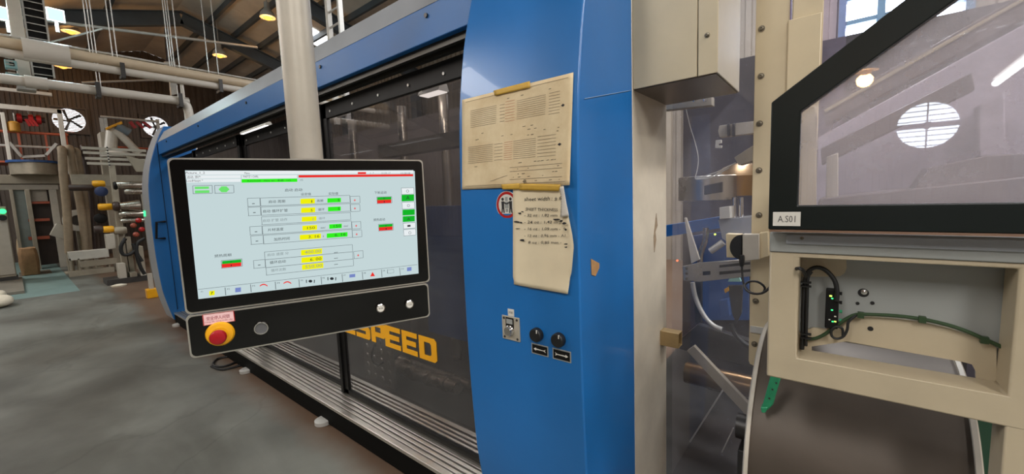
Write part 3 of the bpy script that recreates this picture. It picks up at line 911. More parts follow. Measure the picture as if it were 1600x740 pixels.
# the curled-over back of the sheet shows ruled lines
def ffold(u, v):
    y = 291 + v*46
    xo = 873.5 + 2.5*v + 4*math.sin(v*PI)*(1 - v)
    xe = edge_r((y - 290)/165) + .5
    return on_tower(xo + (xe - xo)*u, y + 2*(1 - u), .009 + .012*math.sin(u*PI*.6))
fold = sheet_obj('folded_edge', mat('note_back', lin(206, 200, 190), .75, var=.05), ffold, 6, 14, None, None, note)
rl = MB()
for k in range(15):
    v = .12 + .85*k/15
    rl.add([ffold(.05, v) + Vector((0, -.0012, 0)), ffold(.95, v) + Vector((0, -.0012, 0)), ffold(.95, v + .018) + Vector((0, -.0012, 0)), ffold(.05, v + .018) + Vector((0, -.0012, 0))], [(0, 1, 2, 3)])
tag(rl.build('ruled_lines', M_print, fold, smooth=False, fix=False), kind='stuff')
def tape(corners, lift, label):
    f = paper_map(corners, lambda u, v: lift + .0006*math.sin(u*17))
    return sheet_obj('tape_strip', M_tape, f, 12, 3, label, 'tape', thick=.0003)
tape([(771, 141.5), (828, 126.5), (828.5, 136.5), (773, 149.5)], .0075, 'ochre tape strip holding the top edge of the drawing')
tape([(811, 286.5), (876, 288), (873, 298.5), (812, 297)], .0125, 'ochre tape strip joining the drawing to the note')
tape([(783, 288), (812, 286), (812, 295.5), (785, 296)], .0112, 'short ochre tape piece over the warning sticker')
sc = [on_tower(906.5, 118, .002)]
# small torn scraps left on the tower's side face
sp = [at(923, 404, 0, TXR + .001), at(936, 411, 0, TXR + .001), at(936, 418, 0, TXR + .001), at(930, 431, 0, TXR + .001), at(924, 429, 0, TXR + .001)]
o = MB().prism(sp, (.0015, 0, 0)).build('paper_scrap', mat('scrap_tape', lin(176, 134, 88), .7, var=.2, scale=40), smooth=False)
tag(o, 'small torn brown scrap stuck to the side of the blue tower', 'scrap')

fe = MB().bar(at(913, 154, 0, TXR + .001), at(985, 141, 0, TXR + .001), .0016, .004, up=(1, 0, 0))
tag(fe.build('clear_film_edge', mat('film_edge', lin(150, 180, 210), .3, var=0)), 'thin pale film edge running across the upper side of the blue tower', 'film')

# ---------------------------------------------------------------- operator panel
HU = Vector((0.3942, 0.9190, 0)).normalized()
HN = Vector((0.9190, -0.3942, 0)).normalized()          # out of the screen
HC = CAM + ray(478, 357) * 0.001283
def hm(px, py, lift=0.0):
    r = ray(px, py)
    o = HC + HN*lift
    return CAM + r*((o - CAM).dot(HN)/r.dot(HN))
VQ = Vector((RX[0], RX[1], RX[2]))*HU.x + Vector((RY[0], RY[1], RY[2]))*HU.y
VPX, VPY = 800 + F*VQ.x/VQ.z, 370 + F*VQ.y/VQ.z
def along(x, y, x2):
    "follow a level line of the panel"
    return y + (VPY - y)*(x2 - x)/(VPX - x)
HRZ = math.atan2(HU.y, HU.x)
hmi = thing('operator_panel', tuple(hm(470, 492)), 'large black framed touch screen panel with emergency stop hanging from the grey pole', 'control panel', rz=HRZ)
def uz(p): return (p - HC).dot(HU), p.z
def rbox(u0, u1, z0, z1, d0, d1, r=.008, n=5):
    "rounded slab in the panel's own directions; d measured out of the screen"
    pts = []
    for cu, cz, a0 in ((u1 - r, z1 - r, 0), (u0 + r, z1 - r, 90), (u0 + r, z0 + r, 180), (u1 - r, z0 + r, 270)):
        for i in range(n):
            a = math.radians(a0 + 90*i/(n - 1))
            pts.append((cu + r*math.cos(a), cz + r*math.sin(a)))
    W = [Vector((HC.x, HC.y, 0)) + HU*u + Vector((0, 0, z)) + HN*d0 for u, z in pts]
    return W, HN*(d1 - d0)
mtl, mtr, mbr, mbl = (uz(hm(*q)) for q in ((262, 243), (663, 252), (669.5, 440), (288, 492)))
ltl, ltr, lbr, lbl = (uz(hm(*q)) for q in ((290, 493.5), (670, 441.5), (671, 494.5), (297, 560)))
mu0, mu1, mz1, mz0 = (mtl[0] + mbl[0])/2, (mtr[0] + mbr[0])/2, (mtl[1] + mtr[1])/2, (mbl[1] + mbr[1])/2
lu0, lu1, lz1, lz0 = (ltl[0] + lbl[0])/2, (ltr[0] + lbr[0])/2, (ltl[1] + ltr[1])/2, (lbl[1] + lbr[1])/2
W, h = rbox(mu0, mu1, mz0, mz1, -.012, 0.0)
MB().prism(W, h).build('silver_rim', M_alu, hmi)
W, h = rbox(mu0 + .003, mu1 - .003, mz0 + .003, mz1 - .003, -.006, 0.0012)
MB().prism(W, h).build('bezel', M_gloss, hmi)
W, h = rbox(mu0 + .012, mu1 - .012, mz0 + .012, mz1 - .012, -.055, -.012)
MB().prism(W, h).build('monitor_housing', M_grey, hmi)
W, h = rbox(lu0, lu1, lz0, lz1, -.012, 0.0)
lp = MB().prism(W, h).build('button_panel', M_alu, hmi)
W, h = rbox(lu0 + .003, lu1 - .003, lz0 + .003, lz1 - .003, -.006, 0.0012)
MB().prism(W, h).build('button_panel_face', M_gloss, lp)
W, h = rbox(lu0 + .012, lu1 - .012, lz0 + .010, lz1 - .004, -.075, -.012)
MB().prism(W, h).build('button_box', M_grey, lp)
# the lit screen
def squad(mb, x0, y0, x1, y1, lift):
    "rectangle whose left side runs from (x0, y0) to (x0, y1)"
    P = [(x0, y0), (x1, along(x0, y0, x1)), (x1, along(x0, y1, x1)), (x0, y1)]
    mb.add([hm(a, b, lift) for a, b in P], [(0, 1, 2, 3)])
sc_m = glow('screen_background', lin(196, 214, 216), 1.0)
screen = MB().add([hm(*q, .0016) for q in ((289, 266), (648, 267), (654, 427), (310, 467))], [(0, 1, 2, 3)]).build('screen', sc_m, hmi, smooth=False, fix=False)
class Fields:
    "every lit field of the screen is a piece of its own"
    def __init__(s, name, m): s.name, s.m, s.n = name, m, 0
    def add(s, v, f):
        MB().add(v, f).build(s.name, s.m, screen, smooth=False, fix=False)
E_y, E_g, E_g2, E_r = glow('screen_yellow', lin(240, 240, 10), 1.0), glow('screen_green', lin(50, 240, 30), 1.0), glow('screen_dark_green', lin(20, 180, 40), 1.0), glow('screen_red', lin(235, 45, 40), 1.0)
E_k, E_gr, E_w, E_l, E_b, E_lg = glow('screen_black', lin(40, 44, 48), 1.0), glow('screen_grey', lin(128, 140, 142), 1.0), glow('screen_white', lin(232, 238, 240), 1.0), glow('screen_line', lin(112, 122, 126), 1.0), glow('screen_blue', lin(120, 136, 196), 1.0), glow('screen_light_green', lin(110, 225, 110), 1.0)
yel, gre, gre2, red, whi, blu, lgr = (Fields(a, b) for a, b in (('yellow_field', E_y), ('green_field', E_g), ('dark_green_button', E_g2), ('red_mark', E_r), ('white_field', E_w), ('menu_icon', E_b), ('green_icon', E_lg)))
lines = MB()
for r in ((469.5, 310.5, 492, 318.5), (470.5, 324.6, 492.5, 332.4), (471.5, 338.7, 494.5, 346.2), (472.5, 352.4, 495.5, 360.2), (468.5, 366.8, 501.5, 374.6), (470.3, 390.6, 503.3, 399), (471, 402.3, 504.3, 410.6), (472, 413.4, 505.3, 421.6)):
    squad(yel, *r, .0022)
for r in ((511.5, 309.6, 532.7, 316.4), (512.5, 323.2, 532.5, 330), (514.5, 350.4, 534, 357.2), (510.5, 364.6, 543, 371.6), (377.5, 279.8, 464.5, 285.2)):
    squad(gre, *r, .0022)
for r in ((627.5, 304.2, 647, 314.4), (629, 327.5, 648, 336.4), (629.3, 337.8, 648, 346.6), (589.5, 308.0, 611.3, 312.4), (592, 350.8, 613.5, 355), (347, 407.6, 377, 412.4)):
    squad(gre2, *r, .0022)
for r in ((466.5, 273.4, 645.6, 277.2), (559, 268.7, 572, 271.9), (589.3, 312.4, 611.3, 317.6), (592, 355, 613.5, 360.3), (346.5, 412.4, 377, 418.2)):
    squad(red, *r, .0023)
for r in ((290, 267.2, 646, 273), (291, 274, 376, 279), (292, 280, 376, 285), (378, 274, 464, 279), (627, 293.5, 646.5, 303.5), (628, 315.8, 647.5, 326.4), (630, 348.5, 649, 357.2), (630.5, 358.6, 649.5, 368.4)):
    squad(whi, *r, .0019)
def sline(x0, y0, x1, y1, wpx=.55):
    a, b = hm(x0, y0, .0024), hm(x1, y1, .0024)
    d = (b - a).normalized()
    n_ = HN.cross(d)*(wpx*.0007)
    lines.add([a - n_, b - n_, b + n_, a + n_], [(0, 1, 2, 3)])
def sbox(x0, y0, x1, y1, wpx=.55):
    sline(x0, y0, x1, along(x0, y0, x1), wpx); sline(x0, y1, x1, along(x0, y1, x1), wpx)
    sline(x0, y0, x0 + (y1-y0)*.08, y1, wpx); sline(x1, along(x0, y0, x1), x1 + (y1-y0)*.05, along(x0, y1, x1), wpx)
for r in ((386.5, 309.6, 406, 322.4), (387.5, 323.6, 407, 337), (390.2, 354, 409.3, 367), (391.7, 368.5, 411, 381.8), (396, 406.8, 414, 419.2),
          (406.5, 309.2, 546.5, 321.6), (407.5, 323.3, 547, 336.3), (408.5, 338.6, 547.5, 351), (409.7, 353, 549, 366), (411.3, 367.6, 550, 381), (413.2, 393.4, 550.5, 405.6), (414.4, 405.6, 551, 418), (415.6, 418, 552, 429.6),
          (547, 306.6, 562, 317.6), (547.5, 319.4, 562, 330.6), (549.5, 346.6, 563.6, 357.8), (550.2, 359.8, 565, 370.8), (552.6, 392.6, 567, 404),
          (301, 290, 331.5, 302.4), (335.2, 289.6, 365, 301.8), (627, 293.5, 646.5, 303.5), (628, 315.8, 647.5, 326.4), (630, 348.5, 649, 357.2), (630.5, 358.6, 649.5, 368.4), (588.7, 307.6, 612, 318), (591.3, 350.2, 614.3, 360.9), (345.7, 406.8, 378, 418.8)):
    sbox(*r)
sline(309, 452, 652, along(309, 452, 652))
for x, y in ((351.7, 449), (391.5, 444), (430, 440), (467, 436), (501.7, 432), (534.5, 428), (566, 424.4), (596, 421), (624.5, 418)):
    sline(x, y, x + 1, y + 12, .9)
squad(lgr, 304.3, 291.6, 326.5, 295.2, .0024); squad(lgr, 304.6, 297.5, 327.2, 301.6, .0024)
lgr.add([hm(*q, .0024) for q in ((341.5, 295.6), (346, 291), (354, 291), (358.5, 295.6), (354, 300), (346, 300))], [tuple(range(6))])
squad(blu, 367.5, 449.5, 376.5, 456.5, .0024); squad(blu, 546, 428.5, 555, 433.5, .0024); squad(blu, 636, 417.6, 643, 423.4, .0024)
squad(yel, 327, 454.6, 335.5, 461.5, .0024)
for cx, cy in ((412, 445), (449, 441)):
    P = [(cx - 6 + 12*i/6, cy - 2.6*math.sin(PI*i/6) + .6) for i in range(7)]
    for (a, b), (c, d) in zip(P[:-1], P[1:]):
        red.add([hm(a, b, .0024), hm(c, d, .0024), hm(c, d + 1.8, .0024), hm(a, b + 1.8, .0024)], [(0, 1, 2, 3)])
red.add([hm(582, 424.4, .0024), hm(586, 431, .0024), hm(578.5, 431.6, .0024)], [(0, 1, 2)])
for x, y in ((554.3, 312.6), (554.5, 325.4), (556.5, 352.6), (557.3, 365.8), (559.6, 398.6)):
    squad(red, x - 1.6, y - .3, x + 1.6, y + .5, .0024); squad(red, x - .45, y - 1.7, x + .45, y + 1.7, .0024)
blk = MB()
def stext(mb, t, x0, x1, y, h):
    yb = y
    o = MB()
    letter(o, t, lambda a, b: hm(a, along(x0, yb, a) - b, .0026), x0, x1, 0, h)
    o.build(*mb, screen, smooth=False, fix=False)
for t, x0, x1, y, h in (('Picture_1_2', 290, 320, 270.2, 4.2), ('启动. 停产', 292.5, 313.5, 276.5, 4.2), ('LoadHaupt *', 291.5, 317, 282.6, 4.2), ('Manu', 382, 390, 270.3, 3), ('PAETZ I CARL', 380, 404, 275.8, 3.2), ('Automatik   Heiz. an   系统   I.O.', 386, 455, 282.3, 3.2), ('I.O.', 469, 474, 281, 2.8),
          ('启动 启动', 445, 472.5, 296.8, 4.6), ('设定值', 470, 486, 303.3, 4.2), ('实际值', 513.5, 528.5, 302.4, 4.2),
          ('启动 周期', 419.5, 445.5, 315, 4.8), ('启动 循环扩管', 410.5, 449.5, 330, 4.8), ('片材温度', 418.5, 443, 359, 4.8), ('加热时间', 428, 452.5, 373.8, 4.8), ('循环启动', 421.5, 446.5, 410, 4.8),
          ('周期', 495, 505, 313.6, 4), ('循环', 497, 507, 327.2, 4), ('mm/', 501, 508.5, 355.6, 3), ('mm/', 537, 544, 353, 3), ('s', 504.5, 506, 369, 2.5),
          ('1', 486.5, 487.8, 314.4, 4), ('5', 485.5, 488.5, 328.4, 4), ('5', 527.6, 530.4, 312.4, 4), ('5', 528, 531, 326, 4), ('150', 480, 492, 356, 4), ('150', 521.5, 533, 353.2, 4), ('3. 16', 482, 499, 369.8, 4.2), ('6. 16', 523, 540, 366.8, 4.2), ('6. 00', 484.5, 502, 405.3, 4.6),
          ('下板运动', 585, 604, 300.8, 4.2), ('预热启动', 583.5, 601.5, 343.4, 4.2), ('预热周期', 335, 361.5, 400, 4.6), ('0', 599, 601.5, 310, 2.4), ('1', 599.8, 601, 315, 2.6), ('0', 602, 604.5, 352.6, 2.4), ('1', 602.6, 604, 357.4, 2.6), ('0', 360, 362.5, 408.6, 2.4), ('1', 360.6, 362, 414.4, 2.8),
          ('A', 634.5, 640, 308.8, 5.6), ('A', 636, 641, 342, 4), ('?', 329.6, 333, 457.6, 4.6), ('F1', 314, 317, 455.6, 2), ('F2', 355, 359, 451.5, 2.2), ('F3', 394.5, 398.5, 446.5, 2.2), ('F4', 433, 437, 442, 2.2), ('F5', 470, 473.5, 438, 2.2), ('F6', 504, 507.5, 434, 2.2), ('F7', 537, 540, 430, 2.2), ('F8', 568.5, 571.5, 426.5, 2.2), ('F9', 598.5, 601.5, 423, 2.2), ('F10', 627, 631, 420, 2.2),
          ('__', 394, 398, 318, 1), ('__', 395.5, 399.5, 332, 1), ('__', 398, 402, 362, 1), ('__', 399.5, 403.5, 376.5, 1), ('__', 403, 407, 414, 1)):
    stext(('screen_text', E_k), t, x0, x1, y, h)
for cx, cy in ((485, 439), (518.5, 435)):
    N = 12
    blk.add([hm(cx + 3*math.cos(2*PI*i/N), cy + 2.2*math.sin(2*PI*i/N), .0024) for i in range(N)], [tuple(range(N))])
    for s in (-1, 1): blk.add([hm(cx + s*7, cy - 2, .0024), hm(cx + s*5.6, cy - 2.4, .0024), hm(cx + s*5.4, cy + 2.6, .0024), hm(cx + s*6.6, cy + 2.8, .0024)], [(0, 1, 2, 3)])
squad(blk, 636.5, 351.3, 641.5, 354.2, .0024)
for i in range(3): squad(blk, 522, 393.5 + i*9.6 if i else 394, 528, (393.5 + i*9.6 if i else 394) + .7, .0024)
N = 14
for (cx, cy) in ((636.8, 298.4), (638.2, 321), (640.4, 363.4)):
    lines.ring([hm(cx + 2.2*math.cos(2*PI*i/N), cy + 2.2*math.sin(2*PI*i/N), .0023) for i in range(N)], [hm(cx + 1.6*math.cos(2*PI*i/N), cy + 1.6*math.sin(2*PI*i/N), .0023) for i in range(N)], HN*.0002)
squad(lines, 605, 420.6, 605.6, 427, .0024); sbox(605.5, 421.5, 615, 427, .4)
for t, x0, x1, y, h in (('启动 扩管 动作', 410.5, 449, 344.6, 4.6), ('循环', 498, 508, 341, 3.6), ('0', 488, 490.6, 342.2, 4), ('启动 速度 分', 417.5, 451, 398, 4.6), ('循环次数', 423.5, 447, 422.4, 4.6), ('400.00', 476, 501.5, 394, 4.6), ('550.00', 477, 503.5, 416.8, 4.6), ('10.09.17', 596, 610, 270.4, 3), ('10:28:08', 626, 641, 270.6, 3), ('3  7', 578, 584, 270.4, 2.6)):
    stext(('faded_screen_text', E_gr), t, x0, x1, y, h)
tag(lines.build('screen_line', E_l, screen, smooth=False, fix=False), kind='stuff')
tag(blk.build('screen_mark', E_k, screen, smooth=False, fix=False), kind='stuff')
# buttons
def on_panel(px, py): return hm(px, py, .0012)
c = on_panel(344.5, 520.5)
es = MB().lathe(c, HN, [(0, .0222), (.003, .0228), (.008, .0205), (.0095, .0140), (.010, .0138)], 36).build('emergency_stop_collar', M_yellow, lp)
MB().lathe(c + HN*.0095, HN, [(0, .008), (.010, .0085), (.0115, .0128), (.018, .0132), (.0215, .0115), (.023, .007), (.0233, .0007)], 36).build('emergency_stop_knob', mat('red_mushroom', lin(158, 14, 26), .35, var=.04), es)
lbl_ = [(316, 491.5), (365.5, 485), (367.5, 501), (318, 508.5)]
lb = MB().prism([hm(*q, .0012) for q in lbl_], HN*.0012).build('warning_label', mat('pink_label', lin(236, 196, 196), .5, var=.03), lp)
tag(lb, 'small pink label with red border above the emergency stop')
lt = MB()
def ltext(t, x0, x1, y, h):
    sl = -6.5/49.5
    letter(lt, t, lambda a, b: hm(a, y + sl*(a - x0) - b, .0027), x0, x1, 0, h)
ltext('安全停人间锁', 322.5, 359, 497.8, 6)
ltext('Công tắc dừng khẩn cấp', 320, 363.5, 503.6, 3.2)
lt.build('label_text', mat('label_ink', lin(150, 50, 70), .6, var=0), lb, smooth=False, fix=False)
o4 = [hm(*q, .0025) for q in lbl_]
cc = sum(o4, Vector())/4
MB().ring(o4, [cc + (p - cc)*.95 for p in o4], HN*.0003).build('label_border', M_red, lb, smooth=False)
for (px, py), kind in (((408.5, 511.5), 0), ((594, 480), 1), ((638.8, 474), 1)):
    c = on_panel(px, py)
    r = .0128 if kind == 0 else .0102
    b = MB().lathe(c, HN, [(0, r), (.003, r), (.006, r*.93), (.006, r*.80), (.0035, r*.78)] if kind == 0 else [(0, r), (.004, r), (.009, r*.90), (.010, r*.74), (.0085, r*.72)], 32).build('key_switch' if kind == 0 else 'illuminated_button', M_chrome, lp)
    MB().lathe(c, HN, [(.002, r*.78), (.004, r*.78)] if kind == 0 else [(.002, r*.72), (.009, r*.70)], 28).build('button_cap', mat('grey_cap', lin(110, 110, 112), .35, .4, var=.05) if kind == 0 else M_white, b)
    if kind:
        cap = MB()
        letter(cap, 'I I/0' if px > 610 else '0 I/0', lambda a, y_: c + HN*.0095 + HU*a + Vector((0, 0, y_)), -.0042, .0042, 0, .0036)
        cap.build('button_text', M_ink, b, smooth=False, fix=False)
# pole
pt, pb = hm(464, 20, -.075), hm(480, 235, -.075)
pc = hm(481, 262, -.105)
pr = .0
pole = thing('support_pole', (pc.x, pc.y, mz1 - .1), 'tall pale grey pole carrying the operator panel from above', 'pole')
pole_r = .033
MB().cyl((pc.x, pc.y, mz1 - .16), (pc.x, pc.y, 2.95), pole_r, n=40).build('pole_tube', mat('dull_pole_grey', lin(176, 168, 154), .42, .25, var=.12, scale=9), pole)
MB().cyl((pc.x, pc.y, mz1 - .20), (pc.x, pc.y, mz1 - .15), pole_r + .012, n=40).build('pole_flange', M_galv, pole)
k0 = Vector((pc.x, pc.y, 0))
MB().bar(Vector((pc.x, pc.y, mz1 - .19)), Vector((pc.x, pc.y, mz1 - .19)) + HN*.055, .12, .06).build('mounting_bracket', M_grey, pole)
# boom that carries the pole back to the machine roof
MB().bar((pc.x, pc.y - .05, 2.95), (pc.x, 1.56, 2.95), .09, .09).bar((pc.x, 1.50, 2.95), (pc.x, 1.50, 2.74), .09, .09).build('boom', M_galv, pole)

# ---------------------------------------------------------------- beige box on the machine's side
XB0, XB1, YB0, YB1, ZB = TXR + .001, -.348, 1.624, 2.03, 2.011
box = thing('cover_box', (XB0, YB1, ZB), 'beige sheet metal cover box fixed high on the side of the blue tower', 'cover')
xs = at(1090, 60, 1, YB0).x
MB().box(XB0, xs - .0015, YB0, YB0 + .006, ZB, 2.72).build('front_cover', M_beige, box, bevel=.002)
MB().box(xs + .0015, XB1, YB0, YB0 + .006, ZB, 2.72).build('front_strip', M_beige, box, bevel=.002)
MB().box(XB1 - .006, XB1, YB0 + .006, YB1, ZB, 2.72).build('side_cover', M_mach2, box, bevel=.002)
MB().box(XB0, XB1 - .006, YB0 + .012, YB1, ZB - .002, ZB + .004).build('bottom_cover', mat('brown_grey_steel', lin(120, 110, 100), .35, .6, var=.15), box)
MB().box(XB0, XB1 - .006, YB1 - .006, YB1, ZB, 2.72).build('rear_cover', M_mach2, box)
p = at(1105, 55, 1, YB0)
def screw(p, n, parent, r=.0095, name='screw'):
    o = MB().lathe(p, n, [(0, r), (.002, r), (.0022, r*.62), (.008, r*.58), (.0095, r*.4), (.0096, r*.3), (.006, r*.28)], 16).build(name, mat('zinc_screw', lin(128, 120, 104), .38, .7, var=.15, scale=60), parent)
    return o
screw(p, (0, -1, 0), box)
# ---------------------------------------------------------------- polycarbonate guard with its beige post
gp = thing('guard_post', (-.23, 2.03, 0), 'beige upright post plate with a column of screws holding the clear guard sheet', 'post')
YS = 2.02
za = at(1172, 570, 1, YS).z
pts = [(-.29, za + .02), (-.285, za + .005), (-.27, za), (-.17, za), (-.17, 2.75), (-.29, 2.75)]
MB().prism([(x, YS, z) for x, z in pts], (0, .012, 0)).build('post_plate', M_beige, gp, bevel=.002)
z2 = at(1250, 27, 1, YS - .012).z
MB().box(-.176, at(1283, 60, 1, YS - .012).x, YS - .012, YS - .002, 1.2, z2).build('lower_cover_plate', M_beige, gp, bevel=.003)
MB().box(-.164, at(1283, 60, 1, YS - .012).x + .004, YS, YS + .012, z2 - .2, 2.75).build('upper_cover_plate', M_beige, gp, bevel=.003)
MB().box(-.172, -.166, YS - .004, YS + .002, z2, 2.75).build('purple_seam', mat('violet_film', lin(108, 96, 128), .3, var=.1), gp)
for x, y in ((1190, 45), (1189, 119), (1187, 193), (1186, 266), (1186, 336), (1181, 470), (1179, 537)):
    screw(at(x, y, 1, YS), (0, -1, 0), gp, .0128)
# latch tongue on the post
a = at(1174, 513, 1, YS - .006)
MB().box(a.x - .005, a.x + .05, YS - .006, YS, a.z - .018, a.z + .012).build('latch_plate', M_galv, gp)
MB().box(a.x + .058, a.x + .068, YS - .005, YS, a.z - .045, a.z - .018).build('slot_cover', M_dsteel, gp)
gs = MB().box(-.634, -.275, 2.045, 2.05, .05, 2.72).build('guard_sheet', M_poly, smooth=False)
tag(gs, 'dusty clear plastic guard sheet between the beige side panel and the post', 'guard')
# second clear sheet right of the post, edge tinted violet
xv0, xv1 = at(1284, 60, 1, 2.06).x, at(1322, 60, 1, 2.06).x
g2 = MB().box(xv0, xv1, 2.06, 2.066, 1.75, 2.74).build('violet_guard_sheet', glass('violet_sheet', (.78, .72, .90), haze=.14, haze_col=(.68, .62, .78), refl=1.3, rough=.05, noise=.5), smooth=False)
tag(g2, 'violet tinted clear sheet right of the beige post beside the louvred window', 'guard')

# ---------------------------------------------------------------- sensor box with its cord
sb = thing('sensor_box', tuple(at(1170, 412, 1, YS - .03)), 'small beige sensor box with round black socket on the post', 'sensor')
def qprism(mb, pts, y, th):
    mb.prism([at(a, b, 1, y) for a, b in pts], (0, th, 0)); return mb
qprism(MB(), ((1134, 365), (1158, 366), (1158, 403), (1135, 402)), 1.95, .05).build('sensor_housing', M_beige, sb, bevel=.003)
qprism(MB(), ((1160, 366), (1186, 366), (1186, 405), (1160, 408)), 1.945, .05).build('sensor_cover', M_mach2, sb, bevel=.002)
qprism(MB(), ((1186, 364), (1200, 362), (1201, 400), (1186, 405)), 1.965, .05).build('mounting_flange', M_beige, sb, bevel=.002)
c = at(1158, 386, 1, 1.945)
N = 20
MB().prism([(c.x - .043*math.sin(PI*i/N), 1.942, c.z - .053*math.cos(PI*i/N)) for i in range(N + 1)], (0, .03, 0)).build('round_socket', M_rubber, sb)
pg = at(1159, 409, 1, 1.94)
MB().lathe(pg + Vector((0, 0, -.02)), (0, 0, 1), [(0, .006), (.01, .010), (.035, .011), (.05, .009)], 14).build('plug', M_rubber, sb)
YF = 1.2
def mixY(pts):
    return [at(a, b, 1, y) for a, b, y in pts]
cord = MB().tube(mixY([(1159, 412, 1.94), (1160, 430, 1.93), (1163, 446, 1.9), (1174, 457, 1.85), (1190, 458, 1.8), (1195, 449, 1.78), (1184, 440, 1.78), (1170, 440, 1.8), (1163, 447, 1.78), (1172, 457, 1.70), (1190, 458, 1.6), (1206, 446, 1.42), (1224, 430, 1.30), (1240, 421, 1.22), (1250, 419, 1.185), (1256, 424, 1.19), (1259, 432, 1.21)]), .0042, 8).build('signal_cable', M_rubber)
tag(cord, 'thin black looped cord running from the sensor box to the beige frame', 'cord')

# ---------------------------------------------------------------- beige guard frame of the feed unit
XL, XR = -.131, .277
fu = thing('feed_unit', (.07, YF, 0), 'beige feed unit frame with a wide opening and grey back plate at the right', 'machine frame')
def fx(px, py, y=YF): return at(px, py, 1, y)
xi0, xi1 = fx(1247, 480).x, fx(1588, 470).x
zo0, zo1 = fx(1247, 560).z, fx(1252, 402).z
zb0, zb1 = 1.105, fx(1203, 393).z
D = .085
# loop of the face: left bar, lower bar, right post; one welded frame
outer = [(XL, zb0), (XL, zb1), (.62, zb1), (.62, zb0)]
inner = [(xi0, zo0), (xi0, zo1), (xi1, zo1), (xi1, zo0)]
MB().ring([Vector((x, YF, z)) for x, z in outer], [Vector((x, YF, z)) for x, z in inner], (0, D, 0)).build('welded_frame', M_beige2, fu, bevel=.004)
xp = fx(1568, 700).x
MB().box(xp, .62, YF + .001, YF + D, 0.02, zb0 + .004).build('right_post', M_beige2, fu, bevel=.004)
MB().box(xp - .10, .60, YF + D, YF + .5, 0.02, .05).build('foot_plate', M_beige2, fu)
zt = fx(1203, 362).z
MB().box(XL, .62, YF - .004, YF + D, zb1 + .0005, zt).build('top_rail', M_bgrey, fu, bevel=.003)
xs0 = fx(1229, 372).x
MB().box(xs0, .62, YF - .0085, YF - .004, fx(1229, 380).z, fx(1229, 366).z).build('rail_strip', M_grey, fu, bevel=.001)
screw(fx(1253, 372, YF - .0085), (0, -1, 0), fu, .004)
# grey back plate with a long slot
YP = YF + D + .004
def px_poly(pts, y): return [at(a, b, 1, y) for a, b in pts]
sl = [at(1266, 540, 1, YP), at(1300, 531, 1, YP), at(1500, 563, 1, YP), at(1517, 567, 1, YP), at(1525, 578, 1, YP), at(1525, 640, 1, YP)]
zlo = 1.09
pts = [Vector((XL - .0 + .01, YP, zlo)), Vector((XL + .01, YP, zt - .02)), Vector((.42, YP, zt - .02)), Vector((.42, YP, zlo)), Vector((sl[5].x, YP, zlo)), sl[4], sl[3], sl[2], sl[1], sl[0], Vector((sl[0].x, YP, zlo))]
def poly_obj(name, pts, th, m, parent, bevel=0.0):
    "extrude a non-convex outline"
    bm = bmesh.new()
    M = root_matrix(parent).inverted()
    vs = [bm.verts.new(M @ Vector(p)) for p in pts]
    f = bm.faces.new(vs)
    r = bmesh.ops.extrude_face_region(bm, geom=[f])
    bmesh.ops.translate(bm, verts=[v for v in r['geom'] if isinstance(v, bmesh.types.BMVert)], vec=(0, th, 0))
    bmesh.ops.triangulate(bm, faces=[f_ for f_ in bm.faces if len(f_.verts) > 4])
    bmesh.ops.recalc_face_normals(bm, faces=bm.faces)
    me = bpy.data.meshes.new(name); bm.to_mesh(me); bm.free()
    me.materials.append(m)
    o = bpy.data.objects.new(name, me); COL.objects.link(o)
    if parent: o.parent = parent
    return o
poly_obj('back_plate', pts, .006, M_bgrey, fu)
YA = YP - .010  # warm light on the grey plate below the cable, shaped as a beige layer
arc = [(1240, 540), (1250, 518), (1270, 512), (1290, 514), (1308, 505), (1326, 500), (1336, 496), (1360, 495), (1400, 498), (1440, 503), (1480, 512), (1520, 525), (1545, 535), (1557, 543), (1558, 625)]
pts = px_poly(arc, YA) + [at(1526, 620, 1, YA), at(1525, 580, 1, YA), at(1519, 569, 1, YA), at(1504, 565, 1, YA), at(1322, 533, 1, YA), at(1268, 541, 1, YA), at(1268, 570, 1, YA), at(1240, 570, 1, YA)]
poly_obj('lit_plate_area', pts, .009, M_beige2, fu)
tabp = px_poly([(1240, 398), (1322, 400), (1323, 418), (1320, 426), (1313, 431), (1285, 432), (1240, 432)], YP - .004)
poly_obj('corner_tab', tabp, .004, M_beige2, fu)
M_hole = mat('dark_hole', lin(16, 15, 14), .6, var=0)
for px, py, r in ((1349, 457, .0105), (1340, 473.5, .0038), (1363, 473, .0042), (1360, 513, .0055)):
    p = at(px, py, 1, YP if py < 500 else YA)
    h_ = MB().cyl(p, p + Vector((0, -.0015, 0)), r, n=20).build('plate_hole', M_hole, fu)
    if r > .01:
        MB().lathe(p + Vector((.001, -.0015, .002)), (0, -1, 0), [(0, .0075), (.003, .006), (.004, .001)], 16).build('bolt_head', M_chrome, h_)
# valve block with lamps
va, vb = at(1291, 450, 1, YP - .012), at(1309, 512, 1, YP - .012)
vbk = thing('valve_block', ((va.x + vb.x)/2, YP - .01, vb.z), 'black valve block with green status lights inside the beige frame opening', 'valve')
MB().box(va.x, vb.x, YP - .026, YP - .0005, vb.z, va.z).build('valve_body', M_black, vbk, bevel=.002)
for i, (px, py, m, s) in enumerate(((1298, 462, M_ledy, 1.6), (1300.5, 466, M_ledg, 1.2), (1300, 484, M_ledg, 1.2), (1305, 502, M_ledy, 1.3), (1301, 502, M_ledg, 1.2), (1305, 494, M_white, 1.3), (1296, 499, M_white, 1.1))):
    p = at(px, py, 1, YP - .026)
    MB().box(p.x - .0016*s, p.x + .0016*s, p.y - .001, p.y, p.z - .0012*s, p.z + .0012*s).build('status_light', m, vbk)
for k in range(4):
    p = at(1311, 458 + k*14, 1, YP - .018)
    MB().cyl(p, p + Vector((.006, 0, 0)), .004, n=10).build('fitting', M_green if k > 1 else M_black, vbk)
